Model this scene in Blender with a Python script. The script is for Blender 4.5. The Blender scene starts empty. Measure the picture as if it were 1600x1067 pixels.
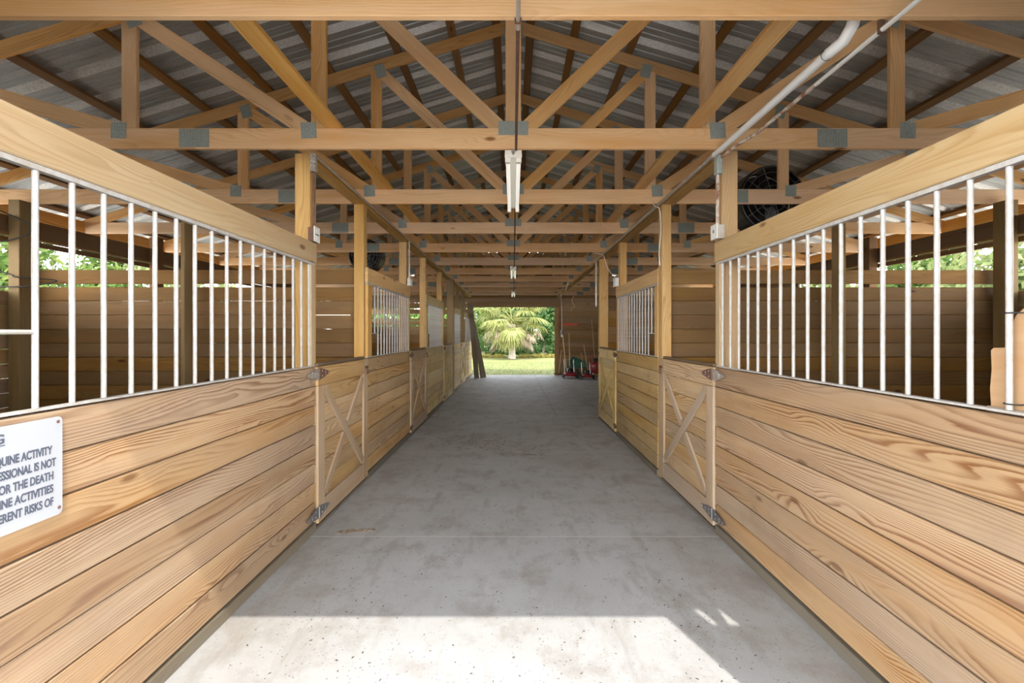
import bpy, math, random
from mathutils import Vector, Matrix

random.seed(7)
scn = bpy.context.scene
col = scn.collection

# ------------------------------------------------------------------ camera, sky, sun, exposure
CAMZ = 1.82
cd = bpy.data.cameras.new('camera')
cam = bpy.data.objects.new('camera', cd)
col.objects.link(cam)
cam.location = (0, 0, CAMZ)
cam.rotation_euler = (math.radians(90), 0, 0)
cd.sensor_width = 36.0
cd.lens = 15.75
cd.shift_x = -2.0 / 1600
cd.shift_y = -11.5 / 1600
cd.clip_start = 0.05
cd.clip_end = 400
scn.camera = cam

scn.view_settings.view_transform = 'Standard'
scn.view_settings.look = 'None'
scn.view_settings.gamma = 1.0
scn.view_settings.use_curve_mapping = False
scn.view_settings.exposure = 0.9
scn.cycles.max_bounces = 12
scn.cycles.diffuse_bounces = 10
scn.cycles.glossy_bounces = 4

world = bpy.data.worlds.new('sky')
scn.world = world
world.use_nodes = True
wn = world.node_tree.nodes
wl = world.node_tree.links
bg = wn['Background']
tc = wn.new('ShaderNodeTexCoord')
sep = wn.new('ShaderNodeSeparateXYZ')
wl.new(tc.outputs['Generated'], sep.inputs[0])
ramp = wn.new('ShaderNodeValToRGB')
ramp.color_ramp.elements[0].position = 0.0
ramp.color_ramp.elements[0].color = (1.0, 0.98, 0.95, 1)
ramp.color_ramp.elements[1].position = 0.7
ramp.color_ramp.elements[1].color = (0.80, 0.88, 1.0, 1)
wl.new(sep.outputs['Z'], ramp.inputs[0])
wl.new(ramp.outputs[0], bg.inputs[0])
hz = wn.new('ShaderNodeMapRange')          # hazy sky: bright near the horizon, dimmer overhead
for i_, v_ in enumerate((0.0, 0.5, 8.5, 1.9)):
    hz.inputs[i_ + 1].default_value = v_
wl.new(sep.outputs['Z'], hz.inputs[0])
sd_ = wn.new('ShaderNodeMapRange')         # brighter on the sun's side of the sky
for i_, v_ in enumerate((-1.0, 1.0, 1.35, 0.75)):
    sd_.inputs[i_ + 1].default_value = v_
wl.new(sep.outputs['Y'], sd_.inputs[0])
mu = wn.new('ShaderNodeMath')
mu.operation = 'MULTIPLY'
wl.new(hz.outputs[0], mu.inputs[0])
wl.new(sd_.outputs[0], mu.inputs[1])
wl.new(mu.outputs[0], bg.inputs[1])

sd = bpy.data.lights.new('sun', 'SUN')
sd.energy = 2.9
sd.angle = 0.009
sd.color = (1.0, 0.95, 0.87)
sun = bpy.data.objects.new('sun', sd)
col.objects.link(sun)
sun.rotation_euler = Vector((-0.219, 0.585, -1.0)).to_track_quat('-Z', 'Y').to_euler()
sun.location = (4, -8, 14)


# ------------------------------------------------------------------ materials
def nmat(name):
    m = bpy.data.materials.new(name)
    m.use_nodes = True
    return m, m.node_tree.nodes, m.node_tree.links, m.node_tree.nodes['Principled BSDF']


def math_n(N, L, op, a, b=None, c=None, clamp=False):
    n = N.new('ShaderNodeMath')
    n.operation = op
    n.use_clamp = clamp
    for i, v in enumerate((a, b, c)):
        if v is None:
            continue
        if isinstance(v, (int, float)):
            n.inputs[i].default_value = v
        else:
            L.new(v, n.inputs[i])
    return n.outputs[0]


def mix_n(N, L, fac, a, b, mode='MIX'):
    n = N.new('ShaderNodeMix')
    n.data_type = 'RGBA'
    n.blend_type = mode
    for sock, v in ((n.inputs[0], fac), (n.inputs[6], a), (n.inputs[7], b)):
        if isinstance(v, (int, float)):
            sock.default_value = v
        elif isinstance(v, tuple):
            sock.default_value = (v[0], v[1], v[2], 1)
        else:
            L.new(v, sock)
    return n.outputs[2]


def maprange(N, L, v, a, b, c, d):
    n = N.new('ShaderNodeMapRange')
    n.clamp = True
    L.new(v, n.inputs[0])
    for i, x in enumerate((a, b, c, d)):
        n.inputs[i + 1].default_value = x
    return n.outputs[0]


def comb(N, L, x, y, z):
    n = N.new('ShaderNodeCombineXYZ')
    for i, v in enumerate((x, y, z)):
        if isinstance(v, (int, float)):
            n.inputs[i].default_value = v
        else:
            L.new(v, n.inputs[i])
    return n.outputs[0]


def noise(N, L, vec, scale, detail=2.0, rough=0.5):
    n = N.new('ShaderNodeTexNoise')
    L.new(vec, n.inputs['Vector'])
    n.inputs['Scale'].default_value = scale
    n.inputs['Detail'].default_value = detail
    n.inputs['Roughness'].default_value = rough
    return n.outputs[0]


def wood(name, light, late, aged, grain=1.0, rings=60.0, aging=0.35, tone=0.22, knots=0.6, rough=0.75, grime=0.0):
    """softwood board: growth bands along U of the board's own UV, knots, weathering, one tint per board"""
    m, N, L, P = nmat(name)
    uv = N.new('ShaderNodeUVMap')
    uv.uv_map = 'UVMap'
    s = N.new('ShaderNodeSeparateXYZ')
    L.new(uv.outputs[0], s.inputs[0])
    u, v = s.outputs[0], s.outputs[1]
    geo = N.new('ShaderNodeNewGeometry')
    ri = geo.outputs['Random Per Island']
    oi = N.new('ShaderNodeObjectInfo')
    seed = math_n(N, L, 'ADD', math_n(N, L, 'MULTIPLY', ri, 37.0), math_n(N, L, 'MULTIPLY', oi.outputs['Random'], 53.0))
    big = noise(N, L, comb(N, L, math_n(N, L, 'MULTIPLY', u, 0.55), math_n(N, L, 'MULTIPLY', v, 4.5), seed), 1.0, 1.5)
    # knots
    vo = N.new('ShaderNodeTexVoronoi')
    vo.voronoi_dimensions = '3D'
    L.new(comb(N, L, math_n(N, L, 'MULTIPLY', u, 1.6), math_n(N, L, 'MULTIPLY', v, 4.2), seed), vo.inputs['Vector'])
    vo.inputs['Scale'].default_value = 1.0
    kd = vo.outputs['Distance']
    ksep = N.new('ShaderNodeSeparateColor')
    L.new(vo.outputs['Color'], ksep.inputs[0])
    kon = maprange(N, L, ksep.outputs[0], 0.45, 0.5, 0, 1)
    bulge = math_n(N, L, 'MULTIPLY', maprange(N, L, kd, 0.0, 0.42, 1, 0), kon)
    kmask = math_n(N, L, 'MULTIPLY', maprange(N, L, kd, 0.055, 0.11, 1, 0), kon)
    g = math_n(N, L, 'MULTIPLY_ADD', v, rings, math_n(N, L, 'MULTIPLY', big, 17.0))
    g = math_n(N, L, 'ADD', g, math_n(N, L, 'MULTIPLY', bulge, 3.0))
    fine = noise(N, L, comb(N, L, math_n(N, L, 'MULTIPLY', u, 5.0), math_n(N, L, 'MULTIPLY', v, 190.0), seed), 1.0, 3.0, 0.6)
    g = math_n(N, L, 'ADD', g, math_n(N, L, 'MULTIPLY', fine, 0.35))
    fr = math_n(N, L, 'FRACT', g)
    band = N.new('ShaderNodeValToRGB')
    e = band.color_ramp.elements
    e[0].position, e[0].color = 0.0, (0.15, 0.15, 0.15, 1)
    e[1].position, e[1].color = 1.0, (0.2, 0.2, 0.2, 1)
    for p_, c_ in ((0.12, 0.0), (0.45, 0.12), (0.80, 0.9), (0.92, 1.0)):
        k = e.new(p_)
        k.color = (c_, c_, c_, 1)
    L.new(fr, band.inputs[0])
    amt = noise(N, L, comb(N, L, math_n(N, L, 'MULTIPLY', u, 0.8), math_n(N, L, 'MULTIPLY', v, 9.0), math_n(N, L, 'ADD', seed, 9.0)), 1.0, 2.0)
    amt = maprange(N, L, amt, 0.33, 0.62, 0.12, 1.0)
    bs = math_n(N, L, 'MULTIPLY_ADD', math_n(N, L, 'FRACT', math_n(N, L, 'MULTIPLY', ri, 11.3)), 0.55, 0.62)
    f = math_n(N, L, 'MULTIPLY', math_n(N, L, 'MULTIPLY', math_n(N, L, 'MULTIPLY', band.outputs[0], amt), bs), grain, clamp=True)
    hw = noise(N, L, comb(N, L, math_n(N, L, 'MULTIPLY', u, 0.7), math_n(N, L, 'MULTIPLY', v, 7.0), math_n(N, L, 'ADD', seed, 21.0)), 1.0, 3.0, 0.55)
    base = mix_n(N, L, maprange(N, L, hw, 0.47, 0.68, 0.0, 0.6), light, (light[0] * 0.80, light[1] * 0.62, light[2] * 0.42))
    c = mix_n(N, L, f, base, late)
    # weather: broad patches of greyed timber
    wz = noise(N, L, comb(N, L, math_n(N, L, 'MULTIPLY', u, 0.9), math_n(N, L, 'MULTIPLY', v, 3.0), math_n(N, L, 'ADD', seed, 3.3)), 1.0, 4.0, 0.6)
    c = mix_n(N, L, maprange(N, L, wz, 0.38, 0.72, 0.0, aging), c, aged)
    c = mix_n(N, L, maprange(N, L, fine, 0.35, 0.75, 0.0, 0.28), c, mix_n(N, L, 0.5, aged, late))
    c = mix_n(N, L, math_n(N, L, 'MULTIPLY', kmask, knots), c, (late[0] * 0.42, late[1] * 0.34, late[2] * 0.3))
    if grime > 0:
        pos = N.new('ShaderNodeTexCoord')
        gz = noise(N, L, pos.outputs['Object'], 1.7, 5.0, 0.65)
        c = mix_n(N, L, maprange(N, L, gz, 0.52, 0.74, 0.0, grime), c, (0.09, 0.062, 0.04))
    h = N.new('ShaderNodeHueSaturation')
    L.new(c, h.inputs['Color'])
    r2 = math_n(N, L, 'FRACT', math_n(N, L, 'MULTIPLY', math_n(N, L, 'ADD', ri, oi.outputs['Random']), 7.31))
    L.new(math_n(N, L, 'MULTIPLY_ADD', r2, tone * 2, 1.0 - tone), h.inputs['Value'])
    r3 = math_n(N, L, 'FRACT', math_n(N, L, 'MULTIPLY', math_n(N, L, 'ADD', ri, oi.outputs['Random']), 17.77))
    L.new(math_n(N, L, 'MULTIPLY_ADD', r3, 0.26, 0.92), h.inputs['Saturation'])
    L.new(h.outputs[0], P.inputs['Base Color'])
    P.inputs['Roughness'].default_value = rough
    P.inputs['Specular IOR Level'].default_value = 0.25
    b = N.new('ShaderNodeBump')
    b.inputs['Strength'].default_value = 0.25
    b.inputs['Distance'].default_value = 0.004
    L.new(math_n(N, L, 'ADD', fine, math_n(N, L, 'MULTIPLY', f, -0.5)), b.inputs['Height'])
    L.new(b.outputs[0], P.inputs['Normal'])
    return m


def plain(name, c, rough=0.5, metal=0.0, var=0.0, vscale=8.0, c2=None, spec=0.4, emit=None):
    m, N, L, P = nmat(name)
    P.inputs['Roughness'].default_value = rough
    P.inputs['Metallic'].default_value = metal
    P.inputs['Specular IOR Level'].default_value = spec
    if c2 is not None:
        t = N.new('ShaderNodeTexCoord')
        nz = noise(N, L, t.outputs['Object'], vscale, 5.0, 0.65)
        L.new(mix_n(N, L, maprange(N, L, nz, 0.5 - var, 0.5 + var, 0, 1), c, c2), P.inputs['Base Color'])
    else:
        P.inputs['Base Color'].default_value = (c[0], c[1], c[2], 1)
    if emit:
        P.inputs['Emission Color'].default_value = (emit[0], emit[1], emit[2], 1)
        P.inputs['Emission Strength'].default_value = emit[3]
    return m


M = {}
M['panel'] = wood('honey pine planks', (0.387, 0.269, 0.162), (0.159, 0.067, 0.026), (0.260, 0.204, 0.152), 1.0, 50, 0.45, 0.15, 0.6, grime=0.22)
M['door'] = wood('door pine planks', (0.488, 0.341, 0.185), (0.179, 0.081, 0.027), (0.329, 0.253, 0.173), 1.0, 52, 0.5, 0.15, 0.6, grime=0.3)
M['far_panel'] = wood('older pine planks', (0.604, 0.468, 0.229), (0.284, 0.169, 0.062), (0.401, 0.338, 0.194), 0.75, 55, 0.5, 0.15, 0.7, grime=0.5)
M['gold_panel'] = wood('golden pine planks', (0.43, 0.305, 0.155), (0.20, 0.105, 0.035), (0.30, 0.235, 0.14), 0.9, 52, 0.5, 0.14, 0.6, grime=0.4)
M['trim'] = wood('greyed trim boards', (0.40, 0.305, 0.215), (0.25, 0.16, 0.09), (0.34, 0.28, 0.215), 0.7, 70, 0.6, 0.1, 0.4, grime=0.15)
M['header'] = wood('pale header timber', (0.429, 0.325, 0.196), (0.263, 0.157, 0.064), (0.367, 0.290, 0.198), 0.65, 40, 0.35, 0.07, 0.8)
M['post'] = wood('yellow pine posts', (0.581, 0.384, 0.182), (0.298, 0.148, 0.043), (0.431, 0.319, 0.177), 0.8, 58, 0.4, 0.12, 0.7, grime=0.15)
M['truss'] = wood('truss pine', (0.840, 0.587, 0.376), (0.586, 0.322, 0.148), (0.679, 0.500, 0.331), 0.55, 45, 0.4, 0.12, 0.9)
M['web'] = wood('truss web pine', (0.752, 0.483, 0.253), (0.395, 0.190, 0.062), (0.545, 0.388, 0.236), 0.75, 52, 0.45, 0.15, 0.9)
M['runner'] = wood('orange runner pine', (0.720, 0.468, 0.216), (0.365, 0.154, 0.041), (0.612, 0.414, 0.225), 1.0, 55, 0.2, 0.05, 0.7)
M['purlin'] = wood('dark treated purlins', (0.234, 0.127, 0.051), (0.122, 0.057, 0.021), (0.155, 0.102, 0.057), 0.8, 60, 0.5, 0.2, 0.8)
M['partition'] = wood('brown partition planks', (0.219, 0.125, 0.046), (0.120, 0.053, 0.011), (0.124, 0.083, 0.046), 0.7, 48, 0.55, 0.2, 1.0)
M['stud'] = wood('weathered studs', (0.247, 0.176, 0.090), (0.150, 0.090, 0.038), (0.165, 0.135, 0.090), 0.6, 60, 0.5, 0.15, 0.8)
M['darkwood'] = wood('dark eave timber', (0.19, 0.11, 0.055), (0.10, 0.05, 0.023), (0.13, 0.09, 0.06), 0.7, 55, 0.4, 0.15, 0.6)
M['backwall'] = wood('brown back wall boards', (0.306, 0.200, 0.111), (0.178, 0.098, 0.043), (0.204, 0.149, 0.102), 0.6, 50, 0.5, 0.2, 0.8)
M['sill'] = wood('grey wet sill', (0.17, 0.145, 0.11), (0.10, 0.08, 0.055), (0.14, 0.13, 0.105), 0.6, 70, 0.6, 0.1, 0.3, grime=0.3)
M['doorcap'] = wood('dark chewed door top', (0.17, 0.12, 0.075), (0.085, 0.055, 0.03), (0.13, 0.10, 0.07), 0.7, 70, 0.6, 0.1, 0.3)
M['greyboard'] = wood('old grey boards', (0.19, 0.15, 0.10), (0.11, 0.085, 0.055), (0.16, 0.145, 0.115), 0.6, 60, 0.6, 0.2, 0.5)
M['ply'] = wood('raw plywood', (0.420, 0.270, 0.150), (0.300, 0.174, 0.084), (0.360, 0.258, 0.168), 0.4, 12, 0.3, 0.05, 0.2)

M['white_steel'] = plain('white painted steel', (0.40, 0.40, 0.40), 0.4, 0.0, 0.14, 30, (0.34, 0.30, 0.25))
M['galv'] = plain('galvanised plate', (0.36, 0.405, 0.38), 0.5, 0.1, 0.2, 60, (0.25, 0.285, 0.27))
M['pvc'] = plain('white pvc', (0.72, 0.73, 0.74), 0.35)
M['conduit'] = plain('grey conduit', (0.55, 0.53, 0.49), 0.4, 0.4, 0.2, 12, (0.40, 0.33, 0.27))
M['rustpipe'] = plain('rusting conduit', (0.60, 0.55, 0.48), 0.6, 0.1, 0.10, 14, (0.23, 0.095, 0.05))
M['rust'] = plain('rusty steel', (0.165, 0.08, 0.05), 0.8, 0.1, 0.2, 25, (0.085, 0.05, 0.038))
M['hinge_grey'] = plain('dark grey hinge steel', (0.14, 0.145, 0.155), 0.5, 0.6, 0.2, 40, (0.26, 0.25, 0.25))
M['hinge_pale'] = plain('zinc hinge steel', (0.48, 0.46, 0.43), 0.5, 0.4, 0.12, 60, (0.22, 0.16, 0.12))
M['white_enamel'] = plain('white enamel fixture', (0.82, 0.80, 0.74), 0.35)
M['tube'] = plain('fluorescent tube', (0.9, 0.9, 0.86), 0.3, emit=(1.0, 0.97, 0.90, 0.3))
M['black'] = plain('black plastic', (0.018, 0.018, 0.02), 0.35)
M['blackwire'] = plain('black wire', (0.03, 0.03, 0.03), 0.5)
M['plate_white'] = plain('white cover plate', (0.62, 0.61, 0.58), 0.4)
M['sign'] = plain('white sign metal', (0.375, 0.385, 0.405), 0.35)
M['ink'] = plain('dark blue grey ink', (0.075, 0.085, 0.115), 0.5)
M['cable'] = plain('white cable', (0.72, 0.70, 0.64), 0.5)
M['yellowcord'] = plain('yellowed cord', (0.55, 0.43, 0.24), 0.6)
M['red'] = plain('red paint', (0.36, 0.025, 0.03), 0.35, 0, 0.2, 10, (0.22, 0.02, 0.025))
M['redplastic'] = plain('orange red plastic', (0.62, 0.10, 0.05), 0.5)
M['greenplastic'] = plain('green tray', (0.055, 0.17, 0.12), 0.5)
M['rubber'] = plain('rubber', (0.03, 0.03, 0.03), 0.8)
M['steel'] = plain('worn steel', (0.42, 0.42, 0.40), 0.4, 0.8)
M['handle'] = wood('tool handle ash', (0.60, 0.46, 0.27), (0.42, 0.29, 0.15), (0.45, 0.36, 0.25), 0.4, 90, 0.3, 0.1, 0.1)
M['mud'] = plain('dry mud', (0.17, 0.115, 0.07), 0.95, 0, 0.2, 40, (0.27, 0.2, 0.14))
M['fleck'] = plain('leaf flecks', (0.07, 0.055, 0.04), 0.9)
M['straw'] = plain('straw scraps', (0.20, 0.15, 0.09), 0.9)


def concrete():
    m, N, L, P = nmat('worn concrete')
    t = N.new('ShaderNodeTexCoord')
    o = t.outputs['Object']
    s = N.new('ShaderNodeSeparateXYZ')
    L.new(o, s.inputs[0])
    a = noise(N, L, o, 0.9, 6, 0.62)
    c = mix_n(N, L, maprange(N, L, a, 0.35, 0.68, 0, 1), (0.397, 0.401, 0.402), (0.315, 0.308, 0.290))
    b = noise(N, L, o, 2.3, 6, 0.7)
    c = mix_n(N, L, maprange(N, L, b, 0.50, 0.68, 0, 0.7), c, (0.228, 0.198, 0.165))
    d = noise(N, L, o, 130, 2, 0.6)
    c = mix_n(N, L, maprange(N, L, d, 0.36, 0.62, 0.0, 0.30), c, (0.485, 0.485, 0.474))
    # stretched hoof and tyre scuffs
    sc = N.new('ShaderNodeMapping')
    sc.inputs['Scale'].default_value = (3.0, 1.0, 1.0)
    L.new(o, sc.inputs[0])
    e = noise(N, L, sc.outputs[0], 1.7, 5, 0.65)
    c = mix_n(N, L, maprange(N, L, e, 0.52, 0.70, 0, 0.55), c, (0.237, 0.213, 0.179))
    # exposed pebbles
    v = N.new('ShaderNodeTexVoronoi')
    L.new(o, v.inputs['Vector'])
    v.inputs['Scale'].default_value = 42
    cs = N.new('ShaderNodeSeparateColor')
    L.new(v.outputs['Color'], cs.inputs[0])
    peb = math_n(N, L, 'MULTIPLY', maprange(N, L, v.outputs['Distance'], 0.14, 0.28, 1, 0), maprange(N, L, cs.outputs[0], 0.62, 0.64, 0, 1))
    pz = maprange(N, L, noise(N, L, o, 1.1, 3), 0.38, 0.6, 0.15, 0.75)
    c = mix_n(N, L, math_n(N, L, 'MULTIPLY', peb, pz), c, (0.150, 0.145, 0.141))
    # patchy browner tone towards the stall fronts
    ax = math_n(N, L, 'ABSOLUTE', s.outputs[0])
    edge = math_n(N, L, 'MULTIPLY', maprange(N, L, ax, 1.25, 1.85, 0, 1), maprange(N, L, b, 0.3, 0.65, 0.0, 0.6))
    c = mix_n(N, L, edge, c, (0.247, 0.220, 0.182))
    # tooled joints: three across, one along the far half
    for y, w, cc in ((4.03, 0.006, (0.581, 0.572, 0.554)), (6.92, 0.007, (0.537, 0.526, 0.504)), (9.95, 0.012, (0.601, 0.590, 0.569)), (13.2, 0.012, (0.322, 0.312, 0.301)), (16.4, 0.012, (0.322, 0.312, 0.301))):
        dy = math_n(N, L, 'ABSOLUTE', math_n(N, L, 'SUBTRACT', s.outputs[1], y))
        c = mix_n(N, L, maprange(N, L, dy, w * 0.6, w, 0.85, 0), c, cc)
    dx = math_n(N, L, 'ABSOLUTE', math_n(N, L, 'SUBTRACT', s.outputs[0], 0.96))
    jl = math_n(N, L, 'MULTIPLY', maprange(N, L, dx, 0.008, 0.014, 0.8, 0), maprange(N, L, s.outputs[1], 9.9, 9.95, 0, 1))
    c = mix_n(N, L, jl, c, (0.236, 0.225, 0.215))
    L.new(c, P.inputs['Base Color'])
    P.inputs['Roughness'].default_value = 0.72
    P.inputs['Specular IOR Level'].default_value = 0.35
    bp = N.new('ShaderNodeBump')
    bp.inputs['Strength'].default_value = 0.2
    bp.inputs['Distance'].default_value = 0.004
    L.new(d, bp.inputs['Height'])
    L.new(bp.outputs[0], P.inputs['Normal'])
    return m


def roof_metal():
    m, N, L, P = nmat('galvanised roof sheet')
    t = N.new('ShaderNodeTexCoord')
    mp = N.new('ShaderNodeMapping')
    mp.inputs['Scale'].default_value = (1.2, 9.0, 1.2)
    L.new(t.outputs['Object'], mp.inputs[0])
    a = noise(N, L, mp.outputs[0], 1.6, 5, 0.7)
    c = mix_n(N, L, maprange(N, L, a, 0.3, 0.7, 0, 1), (0.27, 0.295, 0.305), (0.46, 0.48, 0.485))
    sx = N.new('ShaderNodeSeparateXYZ')
    L.new(t.outputs['Object'], sx.inputs[0])
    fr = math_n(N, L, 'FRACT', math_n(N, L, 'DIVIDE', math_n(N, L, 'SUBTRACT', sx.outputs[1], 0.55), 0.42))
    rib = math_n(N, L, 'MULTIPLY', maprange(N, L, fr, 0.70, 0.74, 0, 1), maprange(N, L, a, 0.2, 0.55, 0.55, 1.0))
    c = mix_n(N, L, rib, c, (0.80, 0.81, 0.80))  # bright rib stripes: the light they catch is painted into the colour
    b = noise(N, L, t.outputs['Object'], 55, 3, 0.7)
    c = mix_n(N, L, maprange(N, L, b, 0.4, 0.7, 0, 0.5), c, (0.27, 0.29, 0.295))
    L.new(c, P.inputs['Base Color'])
    P.inputs['Metallic'].default_value = 0.45
    L.new(maprange(N, L, b, 0.3, 0.7, 0.30, 0.5), P.inputs['Roughness'])
    return m


def lawn_mat():
    m, N, L, P = nmat('sunny lawn')
    t = N.new('ShaderNodeTexCoord')
    o = t.outputs['Object']
    a = noise(N, L, o, 0.6, 6, 0.65)
    c = mix_n(N, L, maprange(N, L, a, 0.35, 0.65, 0, 1), (0.199, 0.228, 0.063), (0.309, 0.272, 0.110))
    b = noise(N, L, o, 14, 4, 0.7)
    c = mix_n(N, L, maprange(N, L, b, 0.4, 0.65, 0, 0.6), c, (0.125, 0.169, 0.044))
    L.new(c, P.inputs['Base Color'])
    P.inputs['Roughness'].default_value = 0.9
    return m


def leaf_mat(name, c1, c2, c3, trans=0.35):
    m, N, L, P = nmat(name)
    g = N.new('ShaderNodeNewGeometry')
    r = N.new('ShaderNodeValToRGB')
    r.color_ramp.elements[0].color = (*c1, 1)
    r.color_ramp.elements[1].color = (*c3, 1)
    k = r.color_ramp.elements.new(0.5)
    k.color = (*c2, 1)
    L.new(g.outputs['Random Per Island'], r.inputs[0])
    L.new(r.outputs[0], P.inputs['Base Color'])
    P.inputs['Roughness'].default_value = 0.55
    P.inputs['Specular IOR Level'].default_value = 0.3
    tr = N.new('ShaderNodeBsdfTranslucent')
    L.new(r.outputs[0], tr.inputs[0])
    mx = N.new('ShaderNodeMixShader')
    mx.inputs[0].default_value = trans
    L.new(P.outputs[0], mx.inputs[1])
    L.new(tr.outputs[0], mx.inputs[2])
    L.new(mx.outputs[0], N['Material Output'].inputs[0])
    return m


M['gravel'] = plain('pale bounce gravel', (0.58, 0.55, 0.49), 0.95, 0, 0.2, 20, (0.46, 0.43, 0.37))  # pale unseen ground, chosen to bounce neutral light up under the roof
M['concrete'] = concrete()
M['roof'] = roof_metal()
M['lawn'] = lawn_mat()
M['leaf'] = leaf_mat('mid green leaves', (0.052, 0.113, 0.023), (0.121, 0.203, 0.041), (0.226, 0.287, 0.075))
M['leaf_pale'] = leaf_mat('pale green leaves', (0.166, 0.226, 0.075), (0.257, 0.316, 0.121), (0.362, 0.377, 0.181))
M['leaf_dark'] = leaf_mat('dark green leaves', (0.023, 0.068, 0.019), (0.052, 0.128, 0.030), (0.113, 0.196, 0.052))
M['fern'] = leaf_mat('yellow green undergrowth', (0.264, 0.249, 0.052), (0.362, 0.316, 0.075), (0.415, 0.347, 0.136))
M['frond'] = leaf_mat('palm frond green', (0.19, 0.23, 0.06), (0.34, 0.36, 0.12), (0.50, 0.47, 0.22))
M['frond_dry'] = leaf_mat('dry palm frond', (0.302, 0.219, 0.136), (0.415, 0.332, 0.241), (0.498, 0.422, 0.339))
M['palmtrunk'] = plain('palm trunk', (0.62, 0.55, 0.49), 0.9, 0, 0.2, 9, (0.42, 0.35, 0.30))
M['bark'] = plain('bark', (0.20, 0.16, 0.12), 0.9, 0, 0.2, 9, (0.11, 0.09, 0.07))


# ------------------------------------------------------------------ mesh builder
class MB:
    def __init__(self):
        self.v, self.f, self.uv = [], [], []

    def face(self, pts, uvs=None):
        i = len(self.v)
        self.v.extend(pts)
        self.f.append(tuple(range(i, i + len(pts))))
        self.uv.append(uvs or [(0, 0)] * len(pts))

    def beam(self, p0, p1, w, h, up=(0, 0, 1), ch=0.003):
        """board from p0 to p1, h along `up`, w across, chamfered; UV in metres along the grain"""
        p0, p1 = Vector(p0), Vector(p1)
        ax = p1 - p0
        ln = ax.length
        ax.normalize()
        up = Vector(up)
        side = ax.cross(up).normalized()
        up = side.cross(ax).normalized()
        c = min(ch, w * 0.3, h * 0.3)
        a, b = w / 2, h / 2
        prof = [(-a + c, -b), (a - c, -b), (a, -b + c), (a, b - c), (a - c, b), (-a + c, b), (-a, b - c), (-a, -b + c)]
        per = [0]
        for k in range(8):
            q, r = prof[k], prof[(k + 1) % 8]
            per.append(per[-1] + math.hypot(q[0] - r[0], q[1] - r[1]))
        ou, ov = random.uniform(0, 40), random.uniform(0, 9)
        i = len(self.v)
        for pp in (p0, p1):
            for q in prof:
                self.v.append(pp + side * q[0] + up * q[1])
        for k in range(8):
            k2 = (k + 1) % 8
            self.f.append((i + k, i + 8 + k, i + 8 + k2, i + k2))
            va, vb = ov + per[k], ov + per[k + 1]
            self.uv.append([(ou, va), (ou + ln, va), (ou + ln, vb), (ou, vb)])
        self.f.append(tuple(i + k for k in range(8)))
        self.uv.append([(ou + q[0] * 0.3, ov + q[1]) for q in prof])
        self.f.append(tuple(i + 8 + k for k in reversed(range(8))))
        self.uv.append([(ou + q[0] * 0.3, ov + q[1]) for q in reversed(prof)])
        return self

    def box(self, x0, x1, y0, y1, z0, z1, ch=0.003):
        dx, dy, dz = x1 - x0, y1 - y0, z1 - z0
        cx, cy, cz = (x0 + x1) / 2, (y0 + y1) / 2, (z0 + z1) / 2
        if dx >= dy and dx >= dz:
            return self.beam((x0, cy, cz), (x1, cy, cz), dy, dz, (0, 0, 1), ch)
        if dy >= dz:
            return self.beam((cx, y0, cz), (cx, y1, cz), dx, dz, (0, 0, 1), ch)
        return self.beam((cx, cy, z0), (cx, cy, z1), dx, dy, (0, 1, 0), ch)

    def tube(self, pts, r, n=8, caps=True):
        pts = [Vector(p) for p in pts]
        rs = r if isinstance(r, (list, tuple)) else [r] * len(pts)
        i = len(self.v)
        ref = None
        for k, p in enumerate(pts):
            d = (pts[min(k + 1, len(pts) - 1)] - pts[max(k - 1, 0)]).normalized()
            if ref is None:
                ref = Vector((1, 0, 0)) if abs(d.x) < 0.9 else Vector((0, 1, 0))
            sx = (ref - d * ref.dot(d)).normalized()
            sy = d.cross(sx)
            ref = sx
            for j in range(n):
                t = 2 * math.pi * j / n
                self.v.append(p + (sx * math.cos(t) + sy * math.sin(t)) * rs[k])
        L_ = 0
        for k in range(len(pts) - 1):
            d = (pts[k + 1] - pts[k]).length
            for j in range(n):
                j2 = (j + 1) % n
                self.f.append((i + k * n + j, i + k * n + j2, i + (k + 1) * n + j2, i + (k + 1) * n + j))
                va, vb = j / n * 0.1, (j + 1) / n * 0.1
                self.uv.append([(L_, va), (L_, vb), (L_ + d, vb), (L_ + d, va)])
            L_ += d
        if caps:
            self.f.append(tuple(i + j for j in reversed(range(n))))
            self.uv.append([(0, 0)] * n)
            e = i + (len(pts) - 1) * n
            self.f.append(tuple(e + j for j in range(n)))
            self.uv.append([(0, 0)] * n)
        return self

    def ring(self, c, r, rt, axis='y', n=24, m=6):
        pts = []
        for k in range(n + 1):
            t = 2 * math.pi * k / n
            if axis == 'y':
                pts.append((c[0] + r * math.cos(t), c[1], c[2] + r * math.sin(t)))
            elif axis == 'z':
                pts.append((c[0] + r * math.cos(t), c[1] + r * math.sin(t), c[2]))
            else:
                pts.append((c[0], c[1] + r * math.cos(t), c[2] + r * math.sin(t)))
        return self.tube(pts, rt, m, False)

    def prism(self, poly, depth):
        """extrude a closed 3-D outline by the vector depth"""
        d = Vector(depth)
        a = [Vector(p) for p in poly]
        b = [p + d for p in a]
        n = len(a)
        i = len(self.v)
        self.v += a + b
        o = random.uniform(0, 20)
        def uvp(p):
            return (o + p.y + p.x * 0.3, o + p.z)
        self.f.append(tuple(range(i, i + n)))
        self.uv.append([uvp(p) for p in a])
        self.f.append(tuple(i + n + k for k in reversed(range(n))))
        self.uv.append([uvp(p) for p in reversed(b)])
        for k in range(n):
            k2 = (k + 1) % n
            self.f.append((i + k2, i + k, i + n + k, i + n + k2))
            self.uv.append([uvp(a[k2]), uvp(a[k]), uvp(b[k]), uvp(b[k2])])
        return self

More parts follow.
